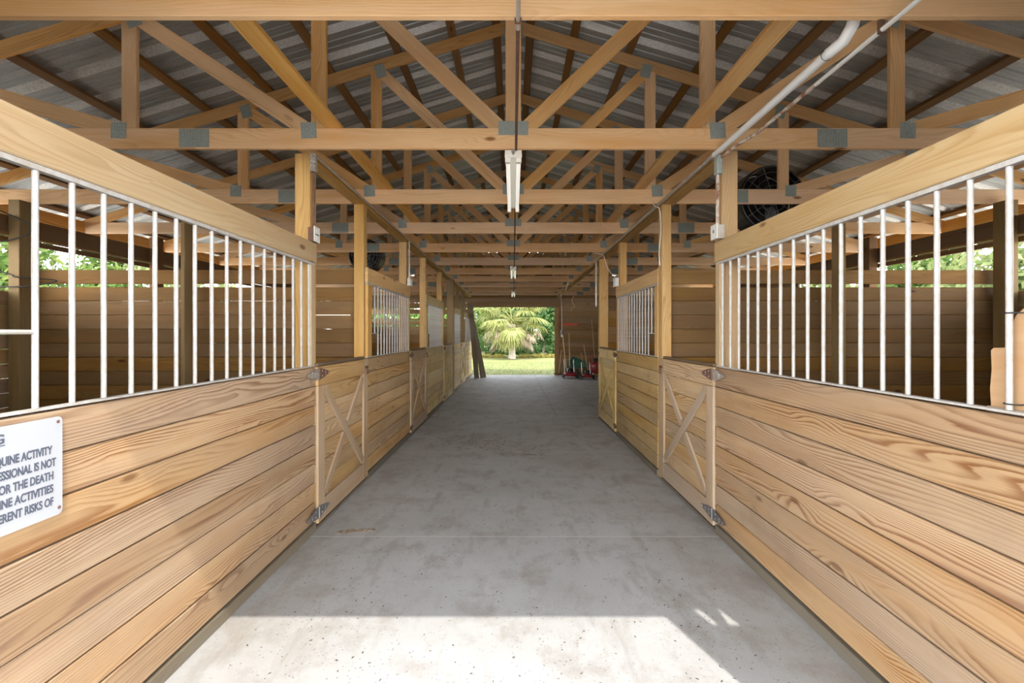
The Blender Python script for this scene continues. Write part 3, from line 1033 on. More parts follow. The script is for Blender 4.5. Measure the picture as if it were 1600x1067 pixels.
# ------------------------------------------------------------------ feed panel wired to the right grille
fx = XR + 0.052
fp = thing('feed_board', (fx, 1.45, ZW), 'raw plywood board with a chewed stepped edge behind the nearest right bars', 'board')
poly = [(fx, 1.05, 1.534), (fx, 1.788, 1.534), (fx, 1.792, 1.60), (fx, 1.786, 1.68), (fx, 1.789, 1.755), (fx, 1.78, 1.765), (fx, 1.735, 1.768), (fx, 1.715, 1.79), (fx, 1.722, 1.83), (fx, 1.712, 1.86), (fx, 1.70, 1.89), (fx, 1.665, 1.925), (fx, 1.05, 1.935)]
MB().prism(poly, (0.018, 0, 0)).build('panel', 'ply', fp)
for zz in (1.556, 1.90):
    MB().ring((XR + 0.036, 1.6935, zz), 0.026, 0.003, 'z', 14, 5).build('wire_tie', 'blackwire', fp)
MB().box(fx - 0.006, fx + 0.022, 1.05, 1.80, 1.512, 1.533).build('ledge', 'trim', fp)

# ------------------------------------------------------------------ tube lights under the ridge
def tube_light(y0, ln, label):
    zt = ZB - 0.012
    t = thing('tube_light', (0.03, y0 + ln / 2, zt - 0.1), label, 'light', 'tube lights')
    cx = 0.0
    b = MB().box(cx - 0.045, cx + 0.045, y0, y0 + ln, zt - 0.045, zt, 0.008)
    b.build('housing', 'white_enamel', t)
    for s in (-1, 1):
        MB().tube([(cx + s * 0.05, y0 + 0.05, zt - 0.075), (cx + s * 0.05, y0 + ln - 0.03, zt - 0.075)], 0.019, 10).build('tube', 'tube', t, True)
        for yy in (y0 + 0.03, y0 + ln - 0.03):
            MB().box(cx + s * 0.05 - 0.024, cx + s * 0.05 + 0.024, yy - 0.022, yy + 0.022, zt - 0.1, zt - 0.02, 0.006).build('lamp_holder', 'white_enamel', t)
    b = MB().prism([(cx - 0.075, y0 - 0.004, zt + 0.004), (cx + 0.075, y0 - 0.004, zt + 0.004), (cx + 0.078, y0 - 0.004, zt - 0.06), (cx - 0.078, y0 - 0.004, zt - 0.06)], (0, 0.012, 0))
    b.build('end_plate', 'white_enamel', t)
    MB().prism([(cx - 0.012, y0 - 0.01, zt + 0.03), (cx + 0.014, y0 - 0.01, zt + 0.03), (cx + 0.02, y0 - 0.01, zt - 0.015), (cx, y0 - 0.01, zt - 0.045), (cx - 0.018, y0 - 0.01, zt - 0.015)], (0, 0.005, 0)).build('hanger', 'hinge_pale', t)
    return t


tube_light(4.05, 1.70, 'nearest twin tube light, white, hanging under the ridge')
tube_light(10.95, 1.70, 'middle twin tube light under the ridge, second from the front')
tube_light(17.15, 1.70, 'farthest twin tube light, small, above the rear doorway')

# ------------------------------------------------------------------ conduits, boxes, cables
zc = ZB - 0.014
t = thing('ridge_conduit', (0.025, 10, zc), 'thin conduit along the centre of the trusses, rusting between them', 'conduit')
MB().tube([(0.025, 0.95, zc), (0.025, 2.43, zc)], 0.012, 8).build('clean_pipe', 'conduit', t, True)
MB().tube([(0.025, 2.431, zc), (0.025, 4.028, zc)], 0.011, 8).build('rusty_pipe', 'rust', t, True)
MB().tube([(0.025, 5.79, zc), (0.025, 10.93, zc)], 0.010, 8).build('rusty_pipe', 'rust', t, True)
MB().tube([(0.025, 12.66, zc), (0.025, 17.14, zc)], 0.010, 8).build('rusty_pipe', 'rust', t, True)
for yy in (2.36, 5.80, 7.45, 9.15):
    MB().box(0.007, 0.043, yy, yy + 0.016, zc - 0.015, zc + 0.013).build('clamp', 'rust', t)

px_ = XR - 0.012
pts = [(1.80, 2.10, 3.70), (1.835, 2.28, 3.68), (px_, 2.42, 3.60), (px_, 2.5, 3.515), (px_, 2.62, ZB - 0.028), (px_, 3.0, ZB - 0.026)]
pvc = thing('pvc_pipe', (px_, 6, ZB - 0.03), 'long white plastic pipe under the trusses above the right stalls, elbow at its near end', 'pipe')
MB().tube([(1.905, 2.475, 3.80), (1.9, 2.472, 3.64), (1.88, 2.485, 3.53), (1.865, 2.53, 3.475), (px_, 2.62, ZB - 0.03)], 0.032, 12).build('elbow', 'pvc', pvc, True)
MB().tube([(px_, 2.60, ZB - 0.03), (px_, 4.1, ZB - 0.03)], 0.028, 12).build('white_run', 'pvc', pvc, True)
MB().tube([(px_, 4.1, ZB - 0.026), (px_, 9.9, ZB - 0.026), (px_, 9.98, ZB - 0.045), (px_ + 0.005, 10.0, ZB - 0.10), (px_ + 0.005, 10.0, 2.44)], 0.019, 10).build('grey_run', 'conduit', pvc, True)
MB().ring((px_, 2.64, ZB - 0.03), 0.0305, 0.002, 'y', 14, 4).build('joint_mark', 'blackwire', pvc)
xc = 1.957
rc = thing('right_conduit', (xc, 3, zc), 'rusting grey conduit right of the white pipe, dropping to the white switch box', 'conduit')
rc.name = 'switch_conduit'
W['switch_conduit'] = W.get('right_conduit', tuple(rc.location))
MB().tube([(xc, 0.95, ZB - 0.055), (xc, 2.9, ZB - 0.055)], 0.0135, 8).build('clean_pipe', 'plate_white', rc, True)
MB().tube([(xc, 2.9, ZB - 0.055), (xc, 3.6, ZB - 0.055), (1.90, 3.85, ZB - 0.06), (1.848, 4.0, ZB - 0.10), (1.835, 4.02, ZB - 0.2), (1.832, 4.02, 2.79)], 0.0135, 8).build('rusty_pipe', 'rustpipe', rc, True)
MB().box(xc - 0.017, xc + 0.017, 2.375, 2.392, ZB - 0.072, ZB - 0.001).build('clamp', 'rust', rc)
MB().box(1.815, 1.865, 3.98, 4.06, ZB - 0.24, ZB - 0.08, 0.01).build('conduit_body', 'galv', rc)

lx = XL + 0.004
lc = thing('left_conduit', (lx, 8, zc), 'thin grey conduit along the left post tops, dropping to the double outlet', 'conduit')
lc.name = 'outlet_conduit'
W['outlet_conduit'] = tuple(lc.location)
MB().tube([(lx - 0.01, 4.12, ZB - 0.016), (lx - 0.015, 19.6, ZB - 0.016)], 0.013, 8).build('long_run', 'conduit', lc, True)
MB().tube([(lx, 4.10, ZB - 0.2), (lx, 4.10, 2.80)], 0.0125, 8).build('rusty_drop', 'rust', lc, True)
MB().box(lx - 0.026, lx + 0.026, 4.06, 4.13, ZB - 0.19, ZB - 0.03, 0.012).build('conduit_body', 'hinge_pale', lc)

ob = thing('outlet_box', (-1.83, 4.12, 2.664), 'rusty double outlet box with white cover on top of the left header', 'outlet box')
MB().box(-1.86, -1.806, 4.055, 4.165, 2.664, 2.79, 0.004).build('box', 'rust', ob)
cv = MB().box(-1.8055, -1.798, 4.05, 4.17, 2.662, 2.80, 0.003).build('cover', 'plate_white', ob)
for zz in (2.70, 2.76):
    MB().tube([(-1.7978, 4.11, zz), (-1.792, 4.11, zz)], 0.021, 14).build('socket', 'plate_white', cv, True)
MB().box(-1.7976, -1.7965, 4.075, 4.145, 2.725, 2.735, 0).build('slot', 'black', cv)
sb = thing('switch_box', (1.83, 4.0, 2.668), 'grey metal switch box with white cover on top of the right header', 'switch box')
MB().box(1.806, 1.87, 3.96, 4.07, 2.670, 2.79, 0.004).build('box', 'conduit', sb)
cv = MB().box(1.796, 1.8055, 3.95, 4.08, 2.668, 2.80, 0.003).build('cover', 'plate_white', sb)
MB().box(1.788, 1.7958, 4.005, 4.02, 2.725, 2.75, 0.002).build('toggle', 'hinge_grey', cv)

o = thing('outlet_box', (-1.83, 7.95, 2.668), 'grey outlet box on the far end of the second left header', 'outlet box')
MB().box(-1.86, -1.80, 7.86, 7.96, 2.67, 2.80, 0.006).build('box', 'conduit', o)
MB().box(-1.7995, -1.793, 7.855, 7.965, 2.665, 2.805, 0.003).build('cover', 'plate_white', o)
MB().tube([(-1.835, 7.91, 2.80), (-1.835, 7.91, ZB - 0.03)], 0.012, 8).build('drop_pipe', 'conduit', o, True)
o = thing('outlet_box', (1.85, 7.97, 2.668), 'small white outlet box on the far end of the second right header', 'outlet box')
MB().box(1.80, 1.87, 7.93, 8.04, 2.67, 2.82, 0.006).build('box', 'plate_white', o)
MB().box(1.793, 1.7995, 7.925, 8.045, 2.665, 2.825, 0.003).build('cover', 'plate_white', o)


def cable(name, pts, r, mat, label, cat='cable'):
    # smooth the polyline with Catmull-Rom
    P_ = [Vector(p) for p in pts]
    out = []
    for i in range(len(P_) - 1):
        p0, p1, p2, p3 = P_[max(i - 1, 0)], P_[i], P_[i + 1], P_[min(i + 2, len(P_) - 1)]
        for k in range(6):
            t = k / 6
            out.append(0.5 * ((2 * p1) + (p2 - p0) * t + (2 * p0 - 5 * p1 + 4 * p2 - p3) * t * t + (3 * p1 - p0 - 3 * p2 + p3) * t ** 3))
    out.append(P_[-1])
    return tag(MB().tube(out, r, 6).build(name, mat, None, True), label, cat)


cable('white_cable', [(1.72, 5.70, 3.55), (1.80, 5.68, 3.44), (1.835, 5.62, 3.38), (1.845, 5.60, 3.1), (1.825, 5.61, 2.85), (1.835, 5.60, 2.68)], 0.006, 'cable', 'white cable hanging beside the post at the nearest right door')
cable('white_cable', [(1.60, 9.09, 3.48), (1.74, 9.0, 3.43), (1.79, 8.9, 3.38), (1.80, 8.5, 3.05), (1.83, 8.02, 2.835)], 0.007, 'cable', 'white cable sloping down to the small white outlet box on the right')
cable('black_cord', [(-6.2, 5.2, 3.35), (-6.0, 5.5, 3.2), (-5.95, 5.52, 3.08), (-6.2, 5.52, 2.98), (-6.35, 5.4, 2.92)], 0.008, 'blackwire', 'black cord looped high on the outer post of the left front stall')
cable('black_cord', [(-6.35, 5.45, 2.62), (-6.19, 5.53, 2.55), (-6.1, 5.5, 2.52), (-5.8, 5.7, 2.50), (-6.0, 5.52, 2.41), (-6.3, 5.45, 2.4)], 0.008, 'blackwire', 'black cord sagging round the outer post above the left plank wall')
cable('hanging_cord', [(1.86, 14.245, 3.489), (1.89, 14.23, 3.2), (1.92, 14.25, 3.05), (1.86, 14.22, 2.9), (1.90, 14.23, 2.78), (1.96, 14.22, 2.70), (1.86, 14.2, 2.64), (1.83, 14.2, 2.55)], 0.008, 'yellowcord', 'kinked yellow cord dangling from a far truss on the right')
cable('hanging_cord', [(1.75, 14.28, 3.47), (1.70, 14.26, 3.3), (1.66, 14.25, 3.2), (1.69, 14.25, 3.15)], 0.012, 'cable', 'short white cord end hanging left of the kinked yellow cord')
hc = thing('pull_weight', (1.91, 17.55, 1.70), 'pale pull cord with a grey weight hanging by the rear doorway', 'pull cord')
MB().tube([(1.868, 17.645, 3.4895), (1.885, 17.60, 3.3), (1.91, 17.55, 1.98)], 0.010, 6).build('cord', 'cable', hc, True)
MB().tube([(1.91, 17.55, 2.0), (1.91, 17.55, 1.97), (1.91, 17.55, 1.82), (1.91, 17.55, 1.80)], [0.02, 0.045, 0.05, 0.03], 10).build('weight', 'hinge_grey', hc, True)
MB().ball((1.91, 17.55, 1.75), 0.05).build('ball', 'cable', hc, True)

# ------------------------------------------------------------------ drum fans hung above the stalls
def drum_fan(x, y, z, r, yh, label):
    t = thing('drum_fan', (x, y, z - r), label, 'fan', 'drum fans')
    b = MB()
    n = 32
    i0 = 0
    prof_ = [(r * 0.97, -0.17), (r, -0.15), (r, 0.15), (r * 0.97, 0.17)]
    for k in range(n):
        a0, a1 = 2 * math.pi * k / n, 2 * math.pi * (k + 1) / n
        for (ra, da), (rb, db) in zip(prof_[:-1], prof_[1:]):
            b.face([(x + ra * math.cos(a0), y + da, z + ra * math.sin(a0)), (x + ra * math.cos(a1), y + da, z + ra * math.sin(a1)), (x + rb * math.cos(a1), y + db, z + rb * math.sin(a1)), (x + rb * math.cos(a0), y + db, z + rb * math.sin(a0))])
    o = b.build('drum', 'black', t)
    so = o.modifiers.new('wall', 'SOLIDIFY')
    so.thickness = 0.012
    b = MB()
    for rr in (0.2, 0.4, 0.6, 0.8, 0.97):
        b.ring((x, y - 0.175, z), r * rr, 0.004, 'y', 28, 4)
    for k in range(10):
        a = 2 * math.pi * k / 10
        b.tube([(x + 0.06 * math.cos(a), y - 0.178, z + 0.06 * math.sin(a)), (x + r * 0.97 * math.cos(a), y - 0.172, z + r * 0.97 * math.sin(a))], 0.004, 4)
    b.build('guard', 'hinge_grey', t)
    mo = MB().tube([(x, y - 0.06, z), (x, y + 0.16, z)], 0.09, 14).build('motor', 'black', t, True)
    for k in range(4):
        a = 2 * math.pi * k / 4 + 0.3
        u = Vector((math.cos(a), 0, math.sin(a)))
        w = Vector((-math.sin(a), 0, math.cos(a)))
        c0 = Vector((x, y - 0.03, z))
        b = MB().prism([c0 + u * 0.08 - w * 0.04 + Vector((0, 0.03, 0)), c0 + u * r * 0.85 - w * 0.12 + Vector((0, 0.05, 0)), c0 + u * r * 0.88 + w * 0.06 - Vector((0, 0.04, 0)), c0 + u * 0.08 + w * 0.05 - Vector((0, 0.03, 0))], (0, 0.006, 0))
        b.build('blade', 'black', mo)
    b = MB().tube([(x, y + 0.165, z), (x, y + 0.175, z)], r * 0.93, 28)
    b.build('light_block_disc', 'black', t)  # black disc added so no light shows through the fan
    for s in (-1, 1):
        MB().tube([(x + s * r * 0.98, y + 0.1, 3.59), (x + s * r * 0.98, yh, 3.59)], 0.010, 6).build('hanger', 'hinge_grey', t)
    return t


drum_fan(-3.08, 9.45, 3.46, 0.33, 9.166, 'black drum fan hung above the second left stall')
drum_fan(3.47, 6.15, 3.63, 0.44, 5.766, 'large black caged fan hung above the right stalls')

# ------------------------------------------------------------------ boards leaning by the rear doorway
for k, (xb_, yb_, xt, yt, zt, w) in enumerate(((-1.49, 18.28, -1.745, 18.2, 3.05, 0.20), (-1.30, 18.45, -1.74, 18.42, 3.0, 0.12), (-1.19, 18.58, -1.74, 18.60, 2.75, 0.15), (-1.56, 18.72, -1.775, 18.80, 2.9, 0.14))):
    lab = ('widest dark board leaning on the left stalls by the rear doorway', 'second dark board leaning by the rear doorway, with a light gap on its left',
           'dark board standing farthest out into the aisle by the rear doorway', 'hindmost leaning board, tight against the left stall planks')[k]
    b = MB().beam((xb_, yb_, 0.012), (xt, yt, zt), 0.036, w, (1, 0, 0.2))
    tag(b.build('leaning_board', 'greyboard'), lab, 'board', 'leaning boards')

# ------------------------------------------------------------------ tools along the back wall
rk = thing('tool_rack', (2.5, YB - 0.03, 2.2), 'orange-red wavy plastic tool rack on the back wall', 'rack')
b = MB()
top = [(2.18 + 0.66 * k / 24, YB - 0.035, 2.30) for k in range(25)]
bot = [(2.18 + 0.66 * k / 24, YB - 0.035, 2.22 - 0.03 * abs(math.sin(k / 24 * math.pi * 4))) for k in range(25)]
b.prism(top + bot[::-1], (0, 0.03, 0))
b.build('rail', 'redplastic', rk)
for k in range(5):
    MB().tube([(2.22 + 0.145 * k, YB - 0.036, 2.24), (2.22 + 0.145 * k, YB - 0.09, 2.23), (2.22 + 0.145 * k, YB - 0.10, 2.27)], 0.008, 6).build('hook', 'redplastic', rk)


def long_tool(name, p0, p1, head, label):
    t = thing(name, (p0[0], p0[1], 0), label, 'tool')
    MB().tube([p0, p1], 0.018, 8).build('handle', 'handle', t, True)
    x, y, z = p0
    if head == 'shovel':
        MB().prism([(x - 0.10, y, z), (x - 0.11, y, 0.16), (x - 0.10, y, 0.01 + 0.06), (x, y, 0.005), (x + 0.10, y, 0.07), (x + 0.11, y, 0.16), (x + 0.10, y, z)], (0, -0.015, 0)).build('blade', 'steel', t)
    elif head == 'broom':
        MB().box(x - 0.16, x + 0.16, y - 0.03, y + 0.03, 0.14, z + 0.01).build('block', 'red', t)
        MB().box(x - 0.16, x + 0.16, y - 0.04, y + 0.04, 0.003, 0.14, 0.01).build('bristles', 'yellowcord', t)
    elif head == 'rake':
        MB().box(x - 0.2, x + 0.2, y - 0.012, y + 0.012, z - 0.02, z + 0.005).build('bar', 'rust', t)
        for k in range(9):
            MB().tube([(x - 0.19 + 0.0475 * k, y, z - 0.015), (x - 0.19 + 0.0475 * k, y - 0.01, 0.004)], 0.005, 5).build('tine', 'rust', t)
    elif head == 'fork':
        MB().box(x - 0.11, x + 0.11, y - 0.01, y + 0.01, z - 0.02, z + 0.005).build('bar', 'rust', t)
        for k in range(5):
            MB().tube([(x - 0.1 + 0.05 * k, y, z - 0.015), (x - 0.1 + 0.05 * k, y - 0.02, 0.004)], 0.005, 5).build('tine', 'rust', t)
    return t


long_tool('shovel', (2.43, 19.2, 0.25), (2.44, 19.62, 1.86), 'shovel', 'shovel with pale wooden handle standing left of the green tray')
long_tool('rake', (1.93, 19.0, 0.16), (2.12, 19.75, 1.12), 'rake', 'rake sloping low by the rear door jamb')
long_tool('broom', (3.56, 19.35, 0.2), (3.47, 19.85, 2.46), 'broom', 'tall broom leaning in the corner behind the red tank')
long_tool('pitchfork', (2.30, 19.35, 0.28), (2.17, 19.85, 1.95), 'fork', 'pitchfork leaning left, its handle crossing behind the shovel')
long_tool('hoe', (3.22, 19.2, 0.14), (3.12, 19.85, 1.35), 'rake', 'short handled rake right of the green tray')

wb = thing('wheelbarrow', (2.75, 19.3, 0), 'green wheelbarrow tray tipped against the back wall', 'wheelbarrow')
b = MB()
tray = [(2.38, 19.55, 0.62), (2.62, 19.62, 0.86), (3.16, 19.6, 0.62), (3.2, 19.4, 0.36), (2.32, 19.38, 0.36)]
inn = [(2.52, 19.72, 0.58), (2.65, 19.76, 0.70), (2.98, 19.74, 0.58), (3.02, 19.62, 0.42), (2.48, 19.60, 0.42)]
for k in range(5):
    k2 = (k + 1) % 5
    b.face([tray[k], tray[k2], inn[k2], inn[k]])
b.face(inn)
o = b.build('tray', 'greenplastic', wb)
o.modifiers.new('wall', 'SOLIDIFY').thickness = 0.012
for s in (0, 1):
    MB().tube([(2.45 + s * 0.6, 19.3, 0.02), (2.42 + s * 0.62, 19.5, 0.4), (2.5 + s * 0.5, 19.78, 1.0)], 0.018, 6).build('handle', 'handle', wb, True)
MB().tube([(2.72, 19.36, 0.17), (2.80, 19.36, 0.17)], 0.165, 18).build('wheel', 'rubber', wb, True)


def mower(x, y, label, s=1.0, body='red'):
    t = thing('push_mower', (x, y, 0), label, 'mower', 'red push mowers')
    b = MB()
    n = 20
    rings = [(0.27, 0.09), (0.28, 0.16), (0.25, 0.22), (0.14, 0.25)]
    pr = [[(x + rr * s * math.cos(2 * math.pi * k / n), y + rr * 0.9 * s * math.sin(2 * math.pi * k / n), zz * s) for k in range(n)] for rr, zz in rings]
    for a in range(len(pr) - 1):
        for k in range(n):
            k2 = (k + 1) % n
            b.face([pr[a][k], pr[a][k2], pr[a + 1][k2], pr[a + 1][k]])
    b.face(pr[-1])
    b.build('deck', body, t)
    MB().tube([(x, y, 0.25 * s), (x, y, 0.33 * s), (x, y, 0.38 * s), (x, y, 0.42 * s)], [0.13 * s, 0.14 * s, 0.12 * s, 0.05 * s], 16).build('engine', 'black', t, True)
    for sx in (-1, 1):
        for sy in (-1, 1):
            MB().tube([(x + sx * 0.26 * s, y + sy * 0.2 * s, 0.10 * s), (x + sx * 0.31 * s, y + sy * 0.2 * s, 0.10 * s)], 0.098 * s, 16).build('wheel', 'rubber', t, True)
    MB().tube([(x - 0.2 * s, y + 0.2, 0.2 * s), (x - 0.2 * s, y + 0.42, 0.75 * s), (x + 0.2 * s, y + 0.42, 0.75 * s), (x + 0.2 * s, y + 0.2, 0.2 * s)], 0.012, 6).build('push_handle', 'steel', t, True)
    return t


mower(2.36, 18.6, 'red push mower on the floor nearest the rear doorway')
mower(3.0, 18.2, 'smaller red push mower in front of the green tray', 0.85)
tk = thing('air_tank', (3.46, 18.9, 0), 'round dark red air tank with upright handle near the stall corner', 'tank')
MB().tube([(3.46, 18.6, 0.42), (3.46, 18.64, 0.42), (3.46, 19.06, 0.42), (3.46, 19.1, 0.42)], [0.14, 0.25, 0.25, 0.14], 20).build('tank', 'red', tk, True)
for s in (-1, 1):
    MB().tube([(3.46 + s * 0.2, 19.0, 0.13), (3.46 + s * 0.26, 19.0, 0.13)], 0.128, 16).build('wheel', 'rubber', tk, True)
    MB().tube([(3.46 + s * 0.12, 18.7, 0.2), (3.46 + s * 0.15, 18.66, 0.005)], 0.015, 6).build('leg', 'steel', tk, True)
MB().tube([(3.26, 18.68, 0.55), (3.20, 18.66, 1.0), (3.30, 18.66, 1.02), (3.36, 18.68, 0.6)], 0.014, 6).build('handle', 'red', tk, True)
MB().box(3.38, 3.56, 18.75, 18.98, 0.66, 0.82, 0.02).build('pump', 'black', tk)

# ------------------------------------------------------------------ floor litter
b = MB()
rr = random.Random(3)
for k in range(420):
    yy = 2.3 + 4.3 * rr.random() ** 1.2
    xx = rr.uniform(-1.6, 1.6)
    a = rr.uniform(0, 6.28)
    ln, wd = rr.uniform(0.004, 0.013), rr.uniform(0.002, 0.005)
    u = Vector((math.cos(a), math.sin(a), 0))
    w_ = Vector((-u.y, u.x, 0))
    c = Vector((xx, yy, 0.0008))
    b.face([c - u * ln, c - w_ * wd + Vector((0, 0, 0.001)), c + u * ln, c + w_ * wd + Vector((0, 0, 0.003))])
tag(b.build('leaf_litter', 'fleck'), 'tiny dark leaf flecks scattered over the concrete aisle', 'litter', kind='stuff')
b = MB()
for k in range(260):
    t_ = rr.gauss(0, 1)
    cx, cy = rr.choice(((-0.75, 7.6), (-0.35, 7.5), (0.2, 7.0), (-1.0, 7.9)))
    c = Vector((cx + rr.gauss(0, 0.22), max(6.75, cy + rr.gauss(0, 0.28)), 0.001))
    a = rr.uniform(0, 6.28)
    ln = rr.uniform(0.02, 0.06)
    u = Vector((math.cos(a), math.sin(a), 0))
    w_ = Vector((-u.y, u.x, 0)) * 0.003
    b.face([c - u * ln - w_, c + u * ln - w_, c + u * ln + w_ + Vector((0, 0, 0.004)), c - u * ln + w_])
tag(b.build('straw_scraps', 'straw'), 'scattered dark straw scraps halfway down the aisle', 'straw', kind='stuff')
b = MB()
for k in range(46):
    t_ = k / 46
    b.ball((-1.62 + 0.32 * t_ + rr.gauss(0, 0.02), 4.12 + 0.05 * t_ + rr.gauss(0, 0.018), 0.001), rr.uniform(0.008, 0.028), rr.uniform(0.006, 0.016), 0.004, 7, 4)
tag(b.build('dried_mud', 'mud'), 'smear of dried brown mud on the floor by the nearest left door', 'mud', kind='stuff')

# ------------------------------------------------------------------ outside: trees, palm, grass
def leaf_cloud(seed, blobs, n, size, mat):
    rg = random.Random(seed)
    b = MB()
    tot = sum(q[3] ** 2 for q in blobs)
    for bx, by, bz, br in blobs:
        for k in range(int(n * br * br / tot)):
            d = Vector((rg.gauss(0, 1), rg.gauss(0, 1), rg.gauss(0, 1))).normalized()
            rr_ = br * (0.55 + 0.5 * rg.random())
            c = Vector((bx, by, bz)) + Vector((d.x * rr_, d.y * rr_, d.z * rr_ * 0.85))
            if c.z < 0.05:
                c.z = 0.05 + rg.random() * 0.3
            nn = (d + Vector((rg.gauss(0, 0.6), rg.gauss(0, 0.6), rg.gauss(0, 0.6)))).normalized()
            u = nn.orthogonal().normalized()
            w_ = nn.cross(u)
            a = rg.uniform(0, 6.28)
            u, w_ = u * math.cos(a) + w_ * math.sin(a), w_ * math.cos(a) - u * math.sin(a)
            s = size * rg.uniform(0.6, 1.3)
            b.face([c - u * s, c - w_ * s * 0.45 + nn * s * 0.1, c + u * s, c + w_ * s * 0.45 + nn * s * 0.1])
    return b


def make_tree(seed, loc, h, r, mat, label, n=2600, size=0.16, trunk=True, group='trees around the barn'):
    rg = random.Random(seed * 13 + 1)
    t = thing('tree', loc, label, 'tree', group)
    blobs = []
    for k in range(9):
        a = rg.uniform(0, 6.28)
        q = rg.uniform(0, r * 0.62)
        blobs.append((loc[0] + q * math.cos(a), loc[1] + q * math.sin(a), loc[2] + h * rg.uniform(0.18, 0.82), r * rg.uniform(0.38, 0.6)))
    leaf_cloud(seed, blobs, n, size, mat).build('crown', mat, t)
    MB().tube([(loc[0], loc[1], loc[2]), (loc[0] + 0.1, loc[1], loc[2] + h * 0.4), (loc[0] - 0.1, loc[1], loc[2] + h * 0.75)], [0.16 + h * 0.012, 0.14, 0.05], 8).build('trunk', 'bark', t, True)
    return t


G = -0.06
# seen over the stall walls
make_tree(1, (-15.6, 13.2, G), 5.2, 2.5, 'leaf', 'mid green tree seen over the left plank wall, nearest the outer post', 3600)
make_tree(2, (-15.0, 19.8, G), 7.0, 2.7, 'leaf_pale', 'pale green tree seen over the left plank wall, right of the mid green one', 3600)
make_tree(3, (-13.5, 27.0, G), 7.5, 2.8, 'leaf_pale', 'pale tree beyond the left eave, farther along')
make_tree(4, (-23.5, 18.5, G), 6.6, 3.0, 'leaf', 'green tree farther out on the left against white sky')
make_tree(5, (14.6, 12.6, G), 7.6, 2.9, 'leaf_pale', 'bright green tree filling the gap above the right plank wall', 4200)
make_tree(6, (14.3, 20.2, G), 8.0, 2.9, 'leaf_pale', 'bright tree behind the first one over the right plank wall', 3600)
make_tree(8, (23.0, 17.5, G), 9.5, 3.8, 'leaf', 'tall tree farther out on the right', 4200, 0.24)
make_tree(9, (-27.0, 30.5, G), 10.5, 3.7, 'leaf', 'tall green tree in the second row on the left', 4600, 0.26)
make_tree(10, (-31.5, 23.5, G), 7.5, 3.6, 'leaf_pale', 'pale tree in the second row on the left, toward the front', 4000, 0.24)
make_tree(11, (25.5, 27.5, G), 11.5, 3.9, 'leaf', 'tall green tree in the second row on the right', 4600, 0.26)
make_tree(12, (13.6, 28.0, G), 8.0, 2.8, 'leaf', 'green tree farthest along beyond the right eave', 3600)
# behind the palm
BK = [(-7.0, 42.5, 6.6, 2.7, 'leaf', 'green tree left of the palm through the rear doorway'), (0.0, 43.0, 6.6, 2.7, 'leaf_dark', 'dark tree directly behind the palm'),
      (6.8, 41.5, 7.5, 2.7, 'leaf', 'bright green tree at the right edge of the rear doorway'), (-3.5, 50.0, 8.5, 3.3, 'leaf', 'tall tree in the second row behind the palm, on its left'),
      (4.6, 50.5, 8.5, 3.3, 'leaf_dark', 'tall dark tree in the second row behind the palm, on its right'), (-14.0, 42.0, 7.0, 2.8, 'leaf', 'tree far left behind the back wall gap'), (0.3, 58.5, 8.0, 3.3, 'leaf', 'distant tree in the third row straight behind the palm'), (10.6, 56.0, 9.0, 3.3, 'leaf', 'distant tree in the third row, right of the doorway')]
for k, (x, y, h, r, mt, lab) in enumerate(BK):
    make_tree(20 + k, (x, y, G), h, r, mt, lab, 6000, 0.26)
make_tree(41, (-8.6, 33.9, G), 6.5, 2.6, 'leaf', 'green tree close behind the back wall, seen through its left gap', 4200, 0.2)
make_tree(40, (2.75, 40.3, G), 3.6, 1.15, 'leaf_dark', 'small dark bushy tree behind the palm skirt, right of its trunk', 1800, 0.16)
for k, (x, y, r, lab) in enumerate(((-3.9, 38.2, 0.95, 'low dark shrub at the left of the rear doorway'), (-1.35, 38.0, 0.9, 'low dark shrub just left of the palm trunk'), (1.25, 38.1, 0.95, 'low dark shrub just right of the palm trunk'), (3.9, 38.0, 1.0, 'dark shrub at the right of the rear doorway'), (3.3, 45.4, 1.5, 'big dark shrub farther back, right of the palm'), (-3.3, 45.6, 1.5, 'big dark shrub farther back, left of the palm'))):
    t = thing('shrub', (x, y, G), lab, 'shrub', 'shrubs by the palm')
    leaf_cloud(50 + k, [(x, y, 0.55 * r, r * 0.8), (x - 0.7 * r, y, 0.4 * r, r * 0.6), (x + 0.7 * r, y + 0.2, 0.45 * r, r * 0.6)], 1500, 0.12, 'leaf_dark').build('foliage', 'leaf_dark', t)
    MB().tube([(x, y, G), (x + 0.05, y, 0.6 * r)], 0.04, 6).build('stem', 'bark', t)

palm = thing('palm_tree', (-0.12, 34.2, G), 'cabbage palm with a skirt of dry fronds framed by the rear doorway', 'palm')
pxc, pyc = -0.12, 34.2
pts, rs = [], []
for k in range(13):
    z = G + k * 0.22
    pts.append((pxc + 0.03 * math.sin(k), pyc, z))
    rs.append(0.25 + (0.025 if k % 2 else 0.0) + (0.05 if k == 0 else 0))
MB().tube(pts, rs, 14).build('trunk', 'palmtrunk', palm, True)


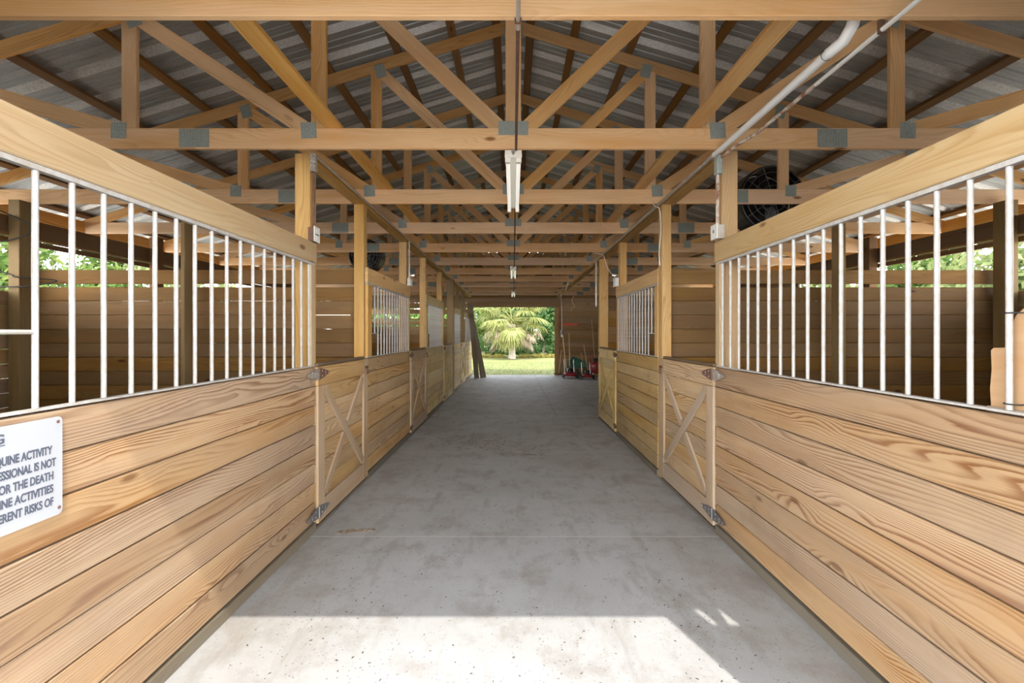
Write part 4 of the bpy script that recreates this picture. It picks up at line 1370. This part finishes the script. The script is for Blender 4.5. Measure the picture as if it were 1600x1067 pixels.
def fan_frond(az, el, stem, leafn, size, droop, rg, z0):
    """costapalmate frond: a stem that arches out, then a fan of long drooping leaflets"""
    b = MB()
    d = Vector((math.cos(az) * math.cos(el), math.sin(az) * math.cos(el), math.sin(el)))
    p = Vector((pxc, pyc, z0))
    path = [p.copy()]
    for k in range(5):
        p = p + d * stem / 5
        d = (d + Vector((0, 0, -0.07 * droop))).normalized()
        path.append(p.copy())
    b.tube(path, [0.03, 0.028, 0.024, 0.02, 0.016, 0.012], 5)
    side = d.cross(Vector((0, 0, 1))).normalized()
    if side.length < 0.5:
        side = Vector((1, 0, 0))
    nrm = side.cross(d).normalized()
    for k in range(leafn):
        a = math.radians(-125 + 250 * k / (leafn - 1))
        ld = (d * math.cos(a) + side * math.sin(a)).normalized()
        q = path[-1].copy()
        ln = size * (1.0 - 0.28 * abs(a) / 2.2) * rg.uniform(0.85, 1.1)
        wv = ld.cross(nrm).normalized() * 0.042
        pr = q - wv * 0.3, q + wv * 0.3
        for s in range(4):
            q = q + ld * ln / 4
            ld = (ld + Vector((rg.gauss(0, 0.05), rg.gauss(0, 0.05), -0.24 * droop))).normalized()
            ww = wv * (1.1, 0.9, 0.55, 0.08)[s]
            nx = q - ww, q + ww
            b.face([pr[0], pr[1], nx[1], nx[0]])
            pr = nx
    return b


rg = random.Random(11)
for k in range(44):
    az = k * 2.399963
    el = math.radians(rg.uniform(-15, 55))
    fan_frond(az, el, rg.uniform(1.5, 2.2), 27, rg.uniform(1.2, 1.6), 1.0 + 0.4 * rg.random(), rg, 2.7 + 0.3 * rg.random()).build('frond', 'frond', palm)
for k in range(30):
    az = k * 2.399963 + 0.7
    el = math.radians(rg.uniform(-40, 5))
    fan_frond(az, el, rg.uniform(1.0, 2.1), 23, rg.uniform(0.8, 1.15), 2.0, rg, 2.3 + 0.3 * rg.random()).build('dry_frond', 'frond_dry' if k % 4 else 'frond', palm)

b = MB()
for k in range(5200):
    cl = rg.choice((-4.6, -3.7, -2.9, -2.2, -1.2, 0.9, 1.7, 2.3, 3.1, 3.9, 4.8))
    xx, yy = cl + rg.gauss(0, 0.36), rg.uniform(35.4, 36.6)
    h = rg.uniform(0.05, 0.42) * (1.0 - min(0.8, abs(xx - cl)))
    a = rg.uniform(0, 6.28)
    w_ = Vector((math.cos(a), math.sin(a), 0)) * 0.04
    c = Vector((xx, yy, G))
    b.face([c - w_, c + w_, c + Vector((rg.gauss(0, 0.18), rg.gauss(0, 0.18), h))])
tag(b.build('undergrowth', 'fern'), 'yellow-green ferny growth along the edge of the trees behind the palm', 'undergrowth', kind='stuff')
b = MB()
for k in range(9000):
    xx, yy = rg.uniform(-4.5, 4.5), 20.15 + 10.5 * rg.random() ** 1.2
    h = rg.uniform(0.03, 0.09)
    a = rg.uniform(0, 6.28)
    w_ = Vector((math.cos(a), math.sin(a), 0)) * 0.012
    c = Vector((xx, yy, G))
    b.face([c - w_, c + w_, c + Vector((rg.gauss(0, 0.03), rg.gauss(0, 0.03), h))])
tag(b.build('grass', 'leaf_pale'), 'short sunny grass blades on the lawn outside the rear doorway', 'grass', kind='stuff')
